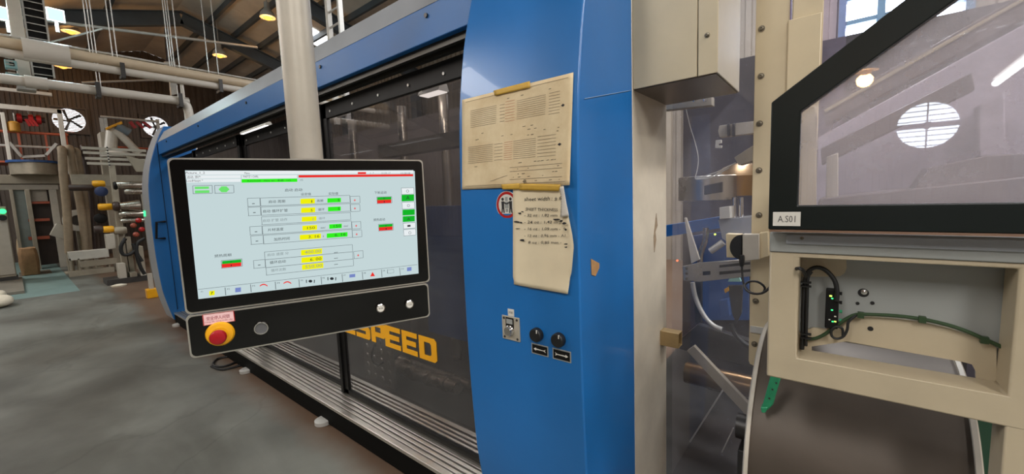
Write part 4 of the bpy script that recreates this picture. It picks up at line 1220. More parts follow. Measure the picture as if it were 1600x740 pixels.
# hoses and cables in the opening
YH = YP - .03
hose = MB().tube(px_poly([(1253, 545), (1254, 520), (1255, 480), (1257, 445), (1262, 426), (1272, 418), (1285, 419), (1297, 428), (1305, 440), (1308, 456), (1307, 470)], YH), .0052, 10)
hose.build('black_air_hose', M_rubber)
tag(bpy.data.objects['black_air_hose'], 'thick black air hose arching up the left of the frame opening', 'hose')
hose2 = MB().tube(px_poly([(1259, 540), (1260, 500), (1261, 460), (1262, 434), (1268, 424)], YH - .004), .0038, 8)
for py in (440, 446, 520, 526):
    a = at(1251, py, 1, YH - .006); hose2.bar(a, a + Vector((.022, 0, 0)), .016, .003)
tag(hose2.build('black_cable_bundle', M_rubber), 'thin black cable bundle with ties beside the thick air hose', 'cable')
cb = MB().tube(px_poly([(1258, 530), (1275, 528), (1290, 521), (1308, 508), (1322, 498), (1338, 491), (1360, 491), (1400, 493), (1440, 498), (1480, 507), (1510, 517), (1535, 528), (1555, 537), (1572, 545)], YA - .010), .0042, 10)
for px, py in ((1345, 491), (1441, 498), (1538, 530)):
    a = at(px, py, 1, YA - .010); cb.box(a.x - .006, a.x + .006, a.y - .006, a.y + .006, a.z - .008, a.z + .006)
tag(cb.build('green_cable', M_cable), 'dark green cable sweeping across the grey back plate in the frame', 'cable')
lp_ = MB().tube(px_poly([(1338, 492), (1326, 502), (1324, 514), (1318, 525), (1308, 529), (1300, 525), (1299, 516), (1306, 510), (1316, 513), (1317, 524)], YA - .018), .0030, 8)
tag(lp_.build('coiled_black_cable', M_rubber), 'small black cable loop hanging under the valve block', 'cable')

# ---------------------------------------------------------------- black framed guard door above the frame
YD = 1.15
gd = thing('guard_door', (.1, YD + .02, fx(1203, 358, YD).z), 'black framed slanted guard door with a scratched clear pane', 'guard door')
o1, o2 = at(1205, 160, 1, YD), at(1413, 0, 1, YD)
i1, i2 = at(1250.5, 173, 1, YD), at(1491, 0, 1, YD)
zb_o, zb_i = at(1203, 358, 1, YD).z, at(1247, 321, 1, YD).z
so = (o2.z - o1.z)/(o2.x - o1.x); si = (i2.z - i1.z)/(i2.x - i1.x)
xo = -.1295; xi = (at(1250, 200, 1, YD).x + at(1247, 318, 1, YD).x)/2
xe = .78
zo_ = lambda x: o1.z + so*(x - xo)
zi_ = lambda x: i1.z + si*(x - xi)
xtop = .66
O = [(xo, zb_o), (xo, o1.z), (xtop, zo_(xtop)), (xe, zo_(xtop)), (xe, zb_o)]
I = [(xi, zb_i), (xi, i1.z), (xtop - .03, zi_(xtop - .03)), (xe - .05, zi_(xtop - .03)), (xe - .05, zb_i)]
MB().ring([Vector((x, YD, z)) for x, z in O], [Vector((x, YD, z)) for x, z in I], (0, .036, 0)).build('door_frame', M_dgreen, gd, bevel=.0025)
MB().prism([(x, YD + .014, z) for x, z in I], (0, .005, 0)).build('pane', M_acryl, gd, smooth=False)
la, lb_ = at(1208, 331, 1, YD), at(1250.5, 353, 1, YD)
lab = MB().box(la.x, lb_.x, YD - .0012, YD, lb_.z, la.z).build('name_label', M_white, gd)
lm = MB()
letter(lm, 'A.S01', lambda x, y: Vector((x, YD - .0016, y)), la.x + (lb_.x - la.x)*.18, la.x + (lb_.x - la.x)*.82, (la.z + lb_.z)/2, .0155)
lm.build('label_text', mat('label_grey_ink', lin(70, 68, 66), .6, var=0), lab, smooth=False, fix=False)
MB().box(xo + .002, xe, YD + .001, YD + .05, zb_o - .006, zb_o - .0005).build('hinge_strip', mat('copper_strip', lin(160, 130, 110), .3, .7, var=.1), gd)
# ---------------------------------------------------------------- what stands behind that door
hd = thing('feed_head', (.4, 1.7, 1.487), 'grey feed head with slanted cover bars seen through the clear guard door', 'machine part')  # the feed head alone, not a whole machine
M_lav = mat('lavender_grey', lin(168, 158, 170), .45, var=.08, scale=3)
M_lavd = mat('dark_lavender_grey', lin(112, 102, 104), .45, var=.12, scale=3)
def slab(name, pts, y, th, m, parent=hd, bevel=.003):
    return MB().prism([at(a, b, 1, y) for a, b in pts], (0, th, 0)).build(name, m, parent, bevel=bevel)
slab('rear_cover', ((1275, 330), (1278, 215), (1660, 5), (1900, 330)), 1.75, .02, M_lav)
slab('left_upright', ((1250, 330), (1252, 165), (1276, 165), (1275, 330)), 1.42, .04, M_beige2)
slab('upper_slanted_bar', ((1285, 168), (1700, -66), (1712, -30), (1290, 196)), 1.40, .05, M_lavd)
slab('bar_flange', ((1288, 171), (1700, -61), (1701, -55), (1289, 177)), 1.395, .004, M_beige2)
slab('lower_slanted_bar', ((1282, 232), (1520, 112), (1524, 140), (1284, 258)), 1.6, .05, M_lavd)
slab('bottom_ledge', ((1278, 317), (1280, 311), (1640, 272), (1650, 330), (1280, 330)), 1.45, .25, M_lavd)
slab('gear_cover', ((1424, 301), (1452, 262), (1540, 243), (1640, 236), (1640, 288)), 1.5, .12, M_lavd)
slab('inner_post', ((1290, 322), (1291, 245), (1310, 238), (1310, 322)), 1.55, .03, M_mach2)
slab('cover_pillar', ((1530, 245), (1528, 165), (1570, 145), (1572, 245)), 1.66, .05, M_lav)
MB().box(-.02, .9, 1.46, 1.9, 1.43, 1.487).build('head_base', M_dsteel, hd)

# ---------------------------------------------------------------- sheet roll below the frame
RYc, RZc, RR = 1.80, .62, .43
rx0, rx1 = at(1178, 700, 1, RYc - .3).x, at(1518, 690, 1, RYc - .3).x
roll = thing('steel_roll', ((rx0 + rx1)/2, RYc, RZc - RR), 'wide dull steel roll lying below the beige feed frame', 'roll')
M_roll = mat('dull_roll_steel', lin(80, 71, 62), .46, .45, var=.25, scale=2.5)
MB().cyl((rx0, RYc, RZc), (rx1, RYc, RZc), RR, n=72).build('roll_drum', M_roll, roll)
for nm, x, s in (('left_flange', rx0, -1), ('right_flange', rx1, 1)):
    MB().lathe((x, RYc, RZc), (s, 0, 0), [(0, RR + .012), (.010, RR + .014), (.014, RR + .008), (.014, .05)], 72).build(nm, M_mach2, roll)
MB().cyl((rx0 - .1, RYc, RZc), (rx1 + .15, RYc, RZc), .05, n=24).build('roll_shaft', M_dsteel, roll)
ru = thing('roll_stand', ((rx0 + rx1)/2, RYc, 0), 'dark steel bearing stand carrying the roll between two uprights', 'stand')
for x in (rx0 - .085, rx1 + .045):
    MB().box(x, x + .03, RYc - .08, RYc + .08, .03, RZc - .06).build('bearing_upright', M_dsteel, ru, bevel=.003)
MB().box(rx0 - .1, rx1 + .1, RYc - .1, RYc + .1, 0, .03).build('stand_base', M_dsteel, ru)
gb = at(1208, 600, 1, 1.42)
gbr = thing('green_bracket', tuple(at(1196, 640, 1, 1.42)), 'bright green plastic bracket hanging at the left end of the roll', 'bracket')
MB().prism(px_poly([(1205, 583), (1222, 583), (1208, 632), (1199, 641), (1189, 641)], 1.42), (0, .02, 0)).build('bracket_body', M_green, gbr, bevel=.003)
MB().prism(px_poly([(1188, 636), (1200, 636), (1196, 645), (1190, 645)], 1.415), (0, .03, 0)).build('bracket_foot', M_green, gbr, bevel=.003)
for px, py in ((1207, 608), (1202, 622), (1213, 598)):
    p = at(px, py, 1, 1.42)
    MB().lathe(p, (0, -1, 0), [(0, .003), (.002, .0025), (.0021, .001)], 8).build('rivet', M_dsteel, gbr)
gbx = thing('dark_green_housing', tuple(at(1500, 735, 1, 1.9)), 'dark green housing in shadow at the right end of the roll', 'housing')
q = at(1485, 680, 1, 2.3)
MB().box(q.x, q.x + .30, 2.3, 2.5, .3, q.z + .15).build('housing_body', mat('dark_green_paint', lin(30, 66, 48), .5, var=.1), gbx, bevel=.006)
MB().box(q.x - .02, q.x + .32, 2.28, 2.52, .05, .3).build('housing_base', M_dsteel, gbx)

# ---------------------------------------------------------------- machinery behind the clear guard sheet
inn = thing('press_mechanism', (-.4, 2.7, 0), 'crowded press mechanism with shiny drum and grey brackets behind the clear guard sheet', 'mechanism')
def pb(name, pts, y, th, m, bevel=.002):
    return MB().prism([at(a, b, 1, y) for a, b in pts], (0, th, 0)).build(name, m, inn, bevel=bevel)
MB().box(-1.2, 1.2, 4.2, 4.3, 0, 2.74).build('rear_plate', mat('dark_rear_plate', lin(62, 58, 66), .5, var=.2, scale=2), inn, smooth=False)
MB().box(-.75, .6, 3.3, 3.36, .03, 1.0).build('lower_rear_plate', mat('dark_lower_plate', lin(40, 36, 36), .5, var=.2, scale=2), inn, smooth=False)
pb('upper_crossbar', ((1036, 172), (1036, 164), (1112, 150), (1112, 164)), 2.3, .06, M_mach2)
for x in (1085, 1102):
    p = at(x, 156, 1, 2.29)
    MB().lathe(p, (0, -1, 0), [(0, .010), (.004, .010), (.005, .005)], 14).build('bolt_head', M_chrome, inn)
pb('second_crossbar', ((1122, 204), (1124, 196), (1215, 184), (1215, 204), (1124, 214)), 2.7, .06, M_mach2)
for x in (1136, 1144):
    pb('bar_clamp', ((x, 193), (x + 4, 192), (x + 4, 212), (x, 213)), 2.68, .03, M_dsteel)
pb('white_clip', ((1118, 219), (1127, 218), (1127, 223), (1122, 224), (1122, 227), (1128, 227), (1127, 231), (1117, 231)), 2.5, .02, M_white)
ctr = at(1105, 294, 1, 2.75)
MB().lathe((ctr.x, 2.75, ctr.z - .075), (0, 0, 1), [(0, .16), (0.004, .168), (.146, .168), (.15, .16)], 48).build('shiny_drum', M_stain, inn)
pb('drum_clamp', ((1100, 290), (1128, 284), (1128, 300), (1100, 304)), 2.55, .03, M_dsteel)
c2 = at(1158, 290, 1, 2.9)
MB().lathe((c2.x, 2.9, c2.z - .06), (0, 0, 1), [(0, .17), (.12, .17), (.18, .10), (.2, .05)], 40).build('second_drum', mat('brassy_drum', lin(160, 126, 84), .3, .9, var=.15), inn)
for i, (a, b) in enumerate((((1086, 279), (1150, 254)), ((1088, 280), (1140, 262)), ((1090, 280), (1128, 270)))):
    MB().tube([at(*a, 1, 2.5), at((a[0]+b[0])/2, (a[1]+b[1])/2 + 3, 1, 2.5), at(*b, 1, 2.5)], .003, 6).build('clear_hose', M_white, inn)
pb('slanted_hood', ((1147, 246), (1178, 226), (1180, 250), (1154, 258)), 2.4, .1, M_mach)
pb('hopper', ((1122, 343), (1185, 337), (1185, 368), (1172, 400), (1128, 372)), 2.6, .2, M_grey)
pb('white_block', ((1124, 324), (1140, 322), (1141, 341), (1124, 342)), 2.58, .08, M_white)
for x in (1147, 1158):
    MB().cyl(at(x, 308, 1, 2.65), at(x, 340, 1, 2.65), .014, n=14).build('small_pillar', M_chrome, inn)
pb('light_wedge', ((1069, 340), (1072, 340), (1093, 405), (1080, 412)), 2.35, .02, M_mach2)
pb('blue_beam', ((1038, 370), (1038, 352), (1126, 338), (1126, 356)), 3.0, .05, mat('bright_blue_beam', lin(50, 130, 215), .4, var=.05))
pb('blue_back_plate', ((1080, 440), (1083, 368), (1128, 362), (1170, 400), (1170, 500), (1090, 500)), 3.1, .02, M_innerblue)
MB().tube([at(1103, 356, 1, 2.7), at(1102, 375, 1, 2.7), at(1095, 395, 1, 2.7), at(1094, 410, 1, 2.7)], .017, 12).build('bent_pipe', M_stain, inn)
MB().tube([at(1110, 392, 1, 2.6), at(1122, 384, 1, 2.6), at(1130, 378, 1, 2.6)], .02, 12).build('air_cylinder', M_galv, inn)
pl_ = MB()
br_o = [at(a, b, 1, 2.25) for a, b in ((1066, 416), (1092, 410), (1178, 404), (1178, 431), (1094, 440), (1068, 438))]
pl_.prism(br_o, (0, .012, 0))
bp = pl_.build('slotted_bracket', M_stain, inn, bevel=.002)
for pts in (((1124, 414), (1172, 409), (1172, 413), (1124, 418)), ((1124, 424), (1176, 420), (1176, 424), (1124, 429)), ((1098, 424), (1110, 423), (1110, 429), (1098, 430))):
    MB().prism([at(a, b, 1, 2.249) for a, b in pts], (0, .002, 0)).build('slot', M_hole, bp, smooth=False)
for py in (419, 427, 435):
    MB().lathe(at(1073, py, 1, 2.25), (0, -1, 0), [(0, .008), (.004, .007), (.0045, .002)], 12).build('bracket_bolt', M_dsteel, bp)
pb('upright_bar', ((1083, 440), (1096, 440), (1096, 505), (1086, 505)), 2.4, .03, M_dsteel)
MB().tube([at(x, y, 1, 2.3) for x, y in ((1082, 441), (1086, 462), (1094, 482), (1104, 498), (1116, 509), (1128, 514))], .012, 12).build('curved_steel_tube', M_galv, inn)
MB().tube([at(x, y, 1, 2.28) for x, y in ((1142, 505), (1148, 520), (1158, 532), (1172, 542))], .012, 10).build('black_hose', M_rubber, inn)
pb('blue_valve', ((1123, 470), (1137, 467), (1140, 494), (1126, 498)), 2.4, .05, M_innerblue)
pb('teal_cone', ((1148, 416), (1158, 440), (1137, 440)), 2.35, .02, mat('pale_teal', lin(150, 196, 186), .4, var=.1))
pb('grey_cone', ((1137, 446), (1160, 446), (1158, 490), (1150, 506), (1144, 490)), 2.45, .03, M_dsteel)
pb('yellow_tag', ((1131, 452), (1138, 448), (1139, 454), (1133, 458)), 2.38, .01, M_yellow)
pb('lower_slab', ((1062, 530), (1090, 507), (1180, 535), (1180, 575), (1062, 545)), 2.35, .05, M_dsteel)
pb('diagonal_arm', ((1073, 548), (1084, 540), (1178, 640), (1176, 660)), 2.2, .03, M_mach)
MB().tube([at(1078, 690, 1, 2.3), at(1130, 608, 1, 2.3)], .004, 8).build('thin_rod', M_galv, inn)
MB().tube([at(1128, 706, 1, 2.3), at(1146, 668, 1, 2.3)], .003, 8).build('thin_rod', M_galv, inn)
ca = at(1155, 600, 1, 2.6)
MB().cyl((ca.x - .3, 2.6, ca.z), (ca.x + .5, 2.6, ca.z), .065, n=32).build('brass_roller', mat('brass_roller', lin(120, 92, 62), .3, .9, var=.1), inn)
MB().box(-1.2, 1.2, 2.1, 4.2, 0, .03).build('mechanism_base', M_dsteel, inn)
p = at(1085, 418, 1, 2.6)
for px, py, m in ((1058, 407, M_lampglow), (1117, 366, M_ledy)):
    p = at(px, py, 1, 2.7)
    MB().cyl(p, p + Vector((0, .01, 0)), .006, n=10).build('indicator_lamp', M_ledy if m is M_ledy else glow('red_indicator', (1, .15, .05), 3), inn)
# clear string hanging behind the sheet
st = MB().tube([at(x, y, 1, 2.08) for x, y in ((1072, 170), (1078, 196), (1086, 222), (1091, 245), (1090, 262), (1086, 278))], .0022, 6)
tag(st.build('hanging_string', M_white), 'thin pale string hanging behind the clear guard sheet', 'string')

# ---------------------------------------------------------------- hall: pipes, rods, lamps
XPp = -10.0
def ax(px, py, X=XPp): return at(px, py, 0, X)
def pipe_thing(name, label, cat): 
    return thing(name, (XPp, 0, 4), label, cat)
a, b = ax(-80, 55), ax(392, 131)
def hor(p, q):
    z = (p.z + q.z)/2
    return Vector((p.x, p.y, z)), Vector((q.x, q.y, z))
up = pipe_thing('upper_pipe_run', 'double white pipe run crossing high in front of the roof', 'pipe')
zc = (ax(200, 104).z + ax(100, 88).z + ax(350, 128).z)/3
ye = 6.5
MB().cyl((XPp, -4, zc + .05), (XPp, ye, zc + .05), .085, n=24).build('beige_pipe', mat('cream_pipe', lin(206, 188, 160), .4, var=.08), up)
MB().cyl((XPp + .03, -4, zc - .11), (XPp + .03, ye, zc - .11), .065, n=24).build('white_pipe', M_pipe, up)
MB().cyl((XPp - .02, -4, zc + .17), (XPp - .02, ye, zc + .17), .018, n=10).build('thin_conduit', M_galv, up)
sx = ax(72, 78).y
MB().cyl((XPp, sx - .25, zc), (XPp, sx + .25, zc), .17, n=24).build('pipe_coupling', M_pipe, up)
lo_ = pipe_thing('lower_pipe_run', 'white pipe run that turns down behind the blue machine', 'pipe')
zl = (ax(100, 135).z + ax(200, 147).z + ax(270, 156).z)/3
yl = ax(293, 160).y
MB().tube([(XPp, -4, zl), (XPp, yl - .5, zl), (XPp, yl - .22, zl), (XPp, yl - .07, zl - .03), (XPp, yl - .02, zl - .08), (XPp, yl, zl - .22), (XPp, yl, zl - .5), (XPp, yl, 0.6)], .075, 20, smooth=5).build('bent_pipe', M_pipe, lo_)
MB().cyl((XPp, ax(57, 130).y - .12, zl), (XPp, ax(57, 130).y + .12, zl), .095, n=24).build('pipe_coupling', M_pipe, lo_)
MB().cyl((XPp, ax(285, 140).y, zl), (XPp, ax(285, 140).y, zc - .1), .03, n=12).build('riser', M_pipe, lo_)
def clamp(parent, px, py, z):
    y = ax(px, py).y
    MB().box(XPp - .10, XPp + .12, y - .03, y + .03, z - .23, z - .18).box(XPp + .10, XPp + .125, y - .03, y + .03, z - .2, z + .02).build('pipe_clamp', M_dsteel, parent)
for px, py in ((190, 108), (342, 130)): clamp(up, px, py, zc)
for px, py in ((153, 146), (281, 162)): clamp(lo_, px, py, zl + .1)
ORD = ['leftmost', 'second', 'third', 'fourth', 'fifth', 'sixth', 'seventh', 'eighth', 'ninth', 'tenth', 'rightmost']
rods = [(137, 60, zc), (142, 60, zl), (147, 60, zl), (172, 60, zc), (179, 60, zc), (260, 60, zc), (263.5, 60, zc), (267, 60, zl), (275, 60, zc), (320, 60, zc), (335, 60, zc)]
for i, (px, py, z) in enumerate(rods):
    y = ax(px, py).y
    o = MB().cyl((XPp + .02, y, z), (XPp + .02, y, roof_z(y)), .008, n=8).build('hanger_rod', M_galv)
    tag(o, ('%s hanger rod%s holding the white pipes' if i in (0, 10) else '%s hanger rod from the left%s holding the white pipes') % (ORD[i], ''), 'rod', 'hanger rods of the white pipes')
    
def high_bay(px, py, z, label, energy=25):
    p = at(px, py, 2, z)
    t = thing('high_bay_lamp', tuple(p), label, 'lamp', 'sodium high bay lamps')
    MB().lathe(p + Vector((0, 0, -.06)), (0, 0, 1), [(0, .20), (.12, .17), (.22, .09), (.26, .07), (.40, .07), (.42, .02)], 24).build('lamp_shade', M_galv, t)
    MB().lathe(p + Vector((0, 0, -.13)), (0, 0, 1), [(0, .03), (.03, .09), (.08, .10), (.10, .06)], 16).build('bulb', M_lampglow, t)
    MB().cyl(p + Vector((0, 0, .34)), Vector((p.x, p.y, roof_z(p.y))), .012, n=8).build('suspension_rod', M_galv, t)
    ld = bpy.data.lights.new('sodium_light', 'POINT')
    ld.energy = energy; ld.color = (1.0, .50, .16); ld.shadow_soft_size = .12
    lo = bpy.data.objects.new('sodium_light', ld)
    COL.objects.link(lo); lo.parent = t; lo.location = (0, 0, -.22)
high_bay(418, 24, 6.9, 'orange glowing high bay lamp just left of the grey pole', 22)
high_bay(343, 84, 6.7, 'orange glowing high bay lamp right of the pipe hanger rods', 22)
high_bay(98, 101, 6.5, 'orange glowing lamp just below the upper white pipes', 22)
high_bay(110, 46, 6.8, 'bowl shaped orange lamp right of the cyan floodlight', 22)
# lamps of the camera's side of the hall, seen in the door's pane and the tinted doors
def mirrored(px, py, L, yp=1.165):
    "the point whose mirror image in the pane at y = yp stands at a pixel, L along the sight line in y"
    p = at(px, py, 1, L)
    return Vector((p.x, 2*yp - L, p.z))
for (x, y, z, lb_) in ((-7.5, -3.0, 5.0, 'sodium high bay lamp behind the viewer in front of the middle tinted door'), (*mirrored(1352, 106, 10), 'sodium high bay lamp behind the viewer, mirrored at the upper edge of the clear pane')):
    p = Vector((x, y, z))
    t = thing('high_bay_lamp', tuple(p), lb_, 'lamp', 'sodium high bay lamps behind the viewer')
    MB().lathe(p + Vector((0, 0, -.06)), (0, 0, 1), [(0, .20), (.12, .17), (.22, .09), (.26, .07), (.40, .07), (.42, .02)], 20).build('lamp_shade', M_galv, t)
    MB().lathe(p + Vector((0, 0, -.13)), (0, 0, 1), [(0, .03), (.03, .09), (.08, .10), (.10, .06)], 12).build('bulb', M_lampglow, t)
    MB().cyl(p + Vector((0, 0, .34)), Vector((p.x, p.y, roof_z(p.y))), .012, n=8).build('suspension_rod', M_galv, t)
    ld = bpy.data.lights.new('sodium_light', 'POINT')
    ld.energy = 40; ld.color = (1.0, .50, .16); ld.shadow_soft_size = .12
    lo = bpy.data.objects.new('sodium_light', ld)
    COL.objects.link(lo); lo.parent = t; lo.location = (0, 0, -.22)
a, b = mirrored(1556, 130, 10.2), mirrored(1640, 66, 8.6)
t = thing('tube_lamp', tuple((a + b)/2), 'long white tube lamp behind the viewer mirrored at the right of the clear pane', 'lamp')
MB().cyl(a, b, .05, n=14).build('tube', glow('tube_glow', (.95, .97, 1.0), 14), t)
MB().bar(a + Vector((0, 0, .09)), b + Vector((0, 0, .09)), .12, .06).build('tube_housing', M_white, t)
for e in (a*.8 + b*.2, a*.2 + b*.8):
    MB().cyl(e + Vector((0, 0, .1)), Vector((e.x, e.y, roof_z(e.y) - .25)), .01, n=8).build('suspension_rod', M_galv, t)
def flood(px, py, X, label, wd):
    p = at(px, py, 0, X)
    t = thing('flood_lamp', tuple(p), label, 'lamp')
    MB().box(p.x - .1, p.x - .01, p.y - wd/2, p.y + wd/2, p.z - .12, p.z + .12).build('lamp_body', M_galv, t, bevel=.01)
    MB().box(p.x - .01, p.x, p.y - wd/2 + .02, p.y + wd/2 - .02, p.z - .10, p.z + .10).build('lens', M_whiteglow, t)
    MB().cyl((p.x - .05, p.y, p.z - .12), (p.x - .05, p.y, p.z - .30), .025, n=10).build('bracket', M_galv, t)
    ld = bpy.data.lights.new('flood_light', 'POINT')
    ld.energy = 70; ld.color = (.72, .95, 1.0); ld.shadow_soft_size = .1
    lo = bpy.data.objects.new('flood_light', ld)
    COL.objects.link(lo); lo.parent = t; lo.location = (.16, 0, 0)
flood(87, 23, -11.5, 'square cyan white floodlight beside the cable rack', .24)
flood(10, 22, -11.5, 'wide cyan white floodlight left of the white duct', .26)
# white column, cable rack, control cabinets hanging by it
X = -11.0
c0, c1 = at(17, 50, 0, X), at(39, 50, 0, X)
zt_ = roof_z(c0.y)
cl = thing('white_duct', ((c0.x), (c0.y + c1.y)/2, 0), 'broad white vertical duct at the upper left behind the pipes', 'duct')
zd = at(28, 134, 0, X).z
MB().box(X - .2, X, c0.y, c1.y, zd, zt_ - .1).build('duct_shaft', M_pipe, cl, bevel=.01)
MB().box(X - .23, X + .03, c0.y - .03, c1.y + .03, zd - .05, zd).build('duct_flange', M_galv, cl)
r0, r1 = at(42, 50, 0, X), at(75, 50, 0, X)
zr = at(60, 118, 0, X).z
rk = thing('cable_rack', (X, (r0.y + r1.y)/2, zr), 'dark vertical cable rack with pale rungs beside the white duct', 'rack')
MB().box(X - .12, X - .10, r0.y, r1.y, zr, zt_ - .15).build('rack_back', M_black, rk, smooth=False)
for y in (r0.y, r1.y):
    MB().box(X - .10, X - .04, y - .012, y + .012, zr, zt_ - .15).build('rack_side', M_galv, rk)
nr = 22
for k in range(nr):
    z = zr + .04 + (zt_ - .2 - zr)*k/nr
    MB().box(X - .09, X - .06, r0.y, r1.y, z - .007, z + .007).build('rung', M_galv, rk, smooth=False)
for i, (x0, y0, x1, y1, lb_) in enumerate(((0, 62, 22, 78, 'small cyan switch box high at the left edge'), (6, 92, 28, 108, 'grey louvred switch box above the lower pipe'), (8, 112, 32, 126, 'cyan switch box just above the lower pipe'))):
    p, q = at(x0, y0, 0, X + .25), at(x1, y1, 0, X + .25)
    t = thing('switch_box', ((p.x), (p.y + q.y)/2, q.z), lb_, 'switch box', 'switch boxes')
    MB().box(p.x - .15, p.x, p.y, q.y, q.z, p.z).build('box_body', mat('cyan_grey', lin(150, 190, 192), .4, var=.1), t, bevel=.01)
    MB().box(p.x, p.x + .008, p.y + .05, q.y - .03, q.z + .04, p.z - .04).build('box_window', M_black, t)
    for k in range(3):
        z = q.z + .05 + k*.05
        MB().box(p.x + .008, p.x + .012, q.y - .12, q.y - .04, z, z + .02).build('vent_slat', M_galv, t)
    MB().box(p.x - .25, p.x - .15, p.y + .05, q.y - .05, (p.z + q.z)/2 - .03, (p.z + q.z)/2 + .03).build('box_arm', M_galv, t)
# conduit along the truss and a diagonal brace
cd = MB().cyl(at(-10, 22, 0, -13.5), at(402, 74, 0, -13.5), .035, n=10)
tag(cd.build('roof_conduit', M_galv), 'long thin grey conduit crossing below the roof', 'conduit')
cd = MB().cyl(at(80, 66, 0, -12.5), at(160, 45, 0, -12.5), .02, n=8)
tag(cd.build('tie_rod', M_galv), 'short pale tie rod left of the hanger rods', 'rod')
cd = MB().cyl(at(128, 129, 0, -17), at(262, 124, 0, -17), .03, n=8)
tag(cd.build('wall_conduit', M_galv), 'horizontal pale conduit between the two pipe runs', 'conduit')
hk = thing('hoist_bracket', tuple(at(265, 110, 0, -15.5)), 'pale grey hoist bracket hanging under the ridge', 'bracket')
MB().prism([at(*q, 0, -15.5) for q in ((255, 98), (272, 98), (275, 148), (266, 150), (262, 112))], (.15, 0, 0)).build('bracket_plate', M_galv, hk)
MB().cyl(at(260, 45, 0, -15.5), at(262, 100, 0, -15.5), .05, n=10).build('bracket_post', M_darkbrown, hk)
# caged ladder behind the machine roof
YL = 3.0
ld0, ld1 = at(513.5, 25, 1, YL), at(532, 25, 1, YL)
la_ = thing('steel_ladder', ((ld0.x + ld1.x)/2, YL, 2.68), 'pale steel ladder rising behind the machine roof right of the pole', 'ladder')
MB().box(ld0.x - .03, ld0.x + .03, YL - .03, YL + .03, 2.70, 5.2).build('ladder_rail', M_white, la_)
MB().box(ld1.x - .02, ld1.x + .02, YL - .03, YL + .03, 2.70, 5.2).build('ladder_rail', M_galv, la_)
for k in range(12):
    z = 2.8 + k*.2
    MB().cyl((ld0.x, YL, z), (ld1.x, YL, z), .014, n=8).build('rung', M_galv, la_)

# ---------------------------------------------------------------- far production line
def pbox(name, m, parent, x0, y0, x1, y1, X, depth, bevel=.0):
    "box whose front face (towards +X) lies at X and covers the pixels"
    p, q = at(x0, y0, 0, X), at(x1, y1, 0, X)
    return MB().box(X - depth, X, min(p.y, q.y), max(p.y, q.y), min(p.z, q.z), max(p.z, q.z)).build(name, m, parent, bevel=bevel)
X = -15.0
q = at(27, 440, 2, 0)
X = q.x
cab = thing('control_cabinet', (X, at(0, 400, 0, X).y, 0), 'beige control cabinet with green light at the far left edge', 'cabinet')
c0, c1 = at(-70, 322, 0, X), at(28, 440, 0, X)
c0.z = at(10, 322, 0, X).z
MB().box(X - .5, X, c0.y, c1.y, .14, c0.z).build('cabinet_body', M_mach, cab, bevel=.01)
MB().box(X - .48, X + .02, c0.y, c1.y + .02, .06, .14).build('cabinet_plinth', M_dsteel, cab)
d0, d1 = at(-20, 336, 0, X), at(25, 430, 0, X)
MB().box(X, X + .02, d0.y, d1.y, .2, c0.z - .08).build('cabinet_door', M_mach2, cab, bevel=.005)
p = at(4, 330, 0, X + .02)
MB().cyl(p, p + Vector((.03, 0, 0)), .06, n=14).build('green_light', M_ledg, cab)
p = at(4, 340, 0, X + .02)
MB().cyl(p, p + Vector((.06, 0, 0)), .07, n=16).build('rotary_switch', M_rubber, cab)
slb = MB().box(-16.2, -13.0, -1.6, at(37, 447, 2, 0.0).y, 0, .06)
tag(slb.build('concrete_plinth', M_concdark), 'low pale concrete plinth under the beige cabinet', 'plinth')
# big frame of the extruder behind
X = -18.2
ef = thing('extruder_frame', (X, at(50, 400, 0, X).y, 0), 'large grey beige machine frame with glazed bays behind the paper sacks', 'machine')
pbox('header_beam', M_mach, ef, -60, 272, 97, 287, X, .5, .01)
pbox('lower_beam', M_mach2, ef, -60, 288, 92, 296, X - .05, .3, .01)
for x0, x1, m in ((14, 20, M_mach), (38, 46, M_mach), (76, 88, M_mach2)):
    p, q = at(x0, 296, 0, X), at(x1, 296, 0, X)
    MB().box(X - .3, X, p.y, q.y, 0, p.z).build('frame_post', m, ef, bevel=.008)
p, q = at(20, 296, 0, X), at(38, 296, 0, X)
MB().box(X - .2, X - .15, p.y, q.y, .1, p.z).build('side_door', mat('grey_teal_panel', lin(136, 146, 142), .4, var=.1), ef)
p, q = at(46, 296, 0, X), at(76, 296, 0, X)
MB().box(X - .4, X - .36, p.y, q.y, .1, p.z).build('bay_back', M_darkbrown, ef)
pbox('upper_bay_panel', mat('blurred_grey_glass', lin(170, 162, 148), .3, var=.15), ef, 46, 296, 75, 314, X - .2, .05)
for py in (315, 342, 370):
    pbox('red_rail', M_rail, ef, 44, py, 78, py + 2.6, X - .1, .06)
pbox('pale_panel', M_mach2, ef, 88, 296, 112, 400, X - .2, .2)
# vat with blue rim
X = -17.6
vc, v1 = at(53, 262, 0, X - .5), at(90, 262, 0, X - .5)
vr = (v1.y - vc.y)
vat = thing('steel_vat', (X - .5, vc.y, at(50, 272, 0, X).z), 'round steel vat with a blue rim on the grey machine frame', 'vat')
zv0, zv1 = at(53, 273, 0, X - .5).z, at(53, 255, 0, X - .5).z
MB().cyl((X - .5, vc.y, zv0), (X - .5, vc.y, zv1), vr, n=40).build('vat_wall', mat('vat_steel', lin(180, 170, 152), .35, .5, var=.2, scale=4), vat)
MB().lathe((X - .5, vc.y, zv1), (0, 0, 1), [(0, vr), (0, vr + .05), (.06, vr + .05), (.06, vr)], 40).build('vat_rim', M_innerblue, vat)
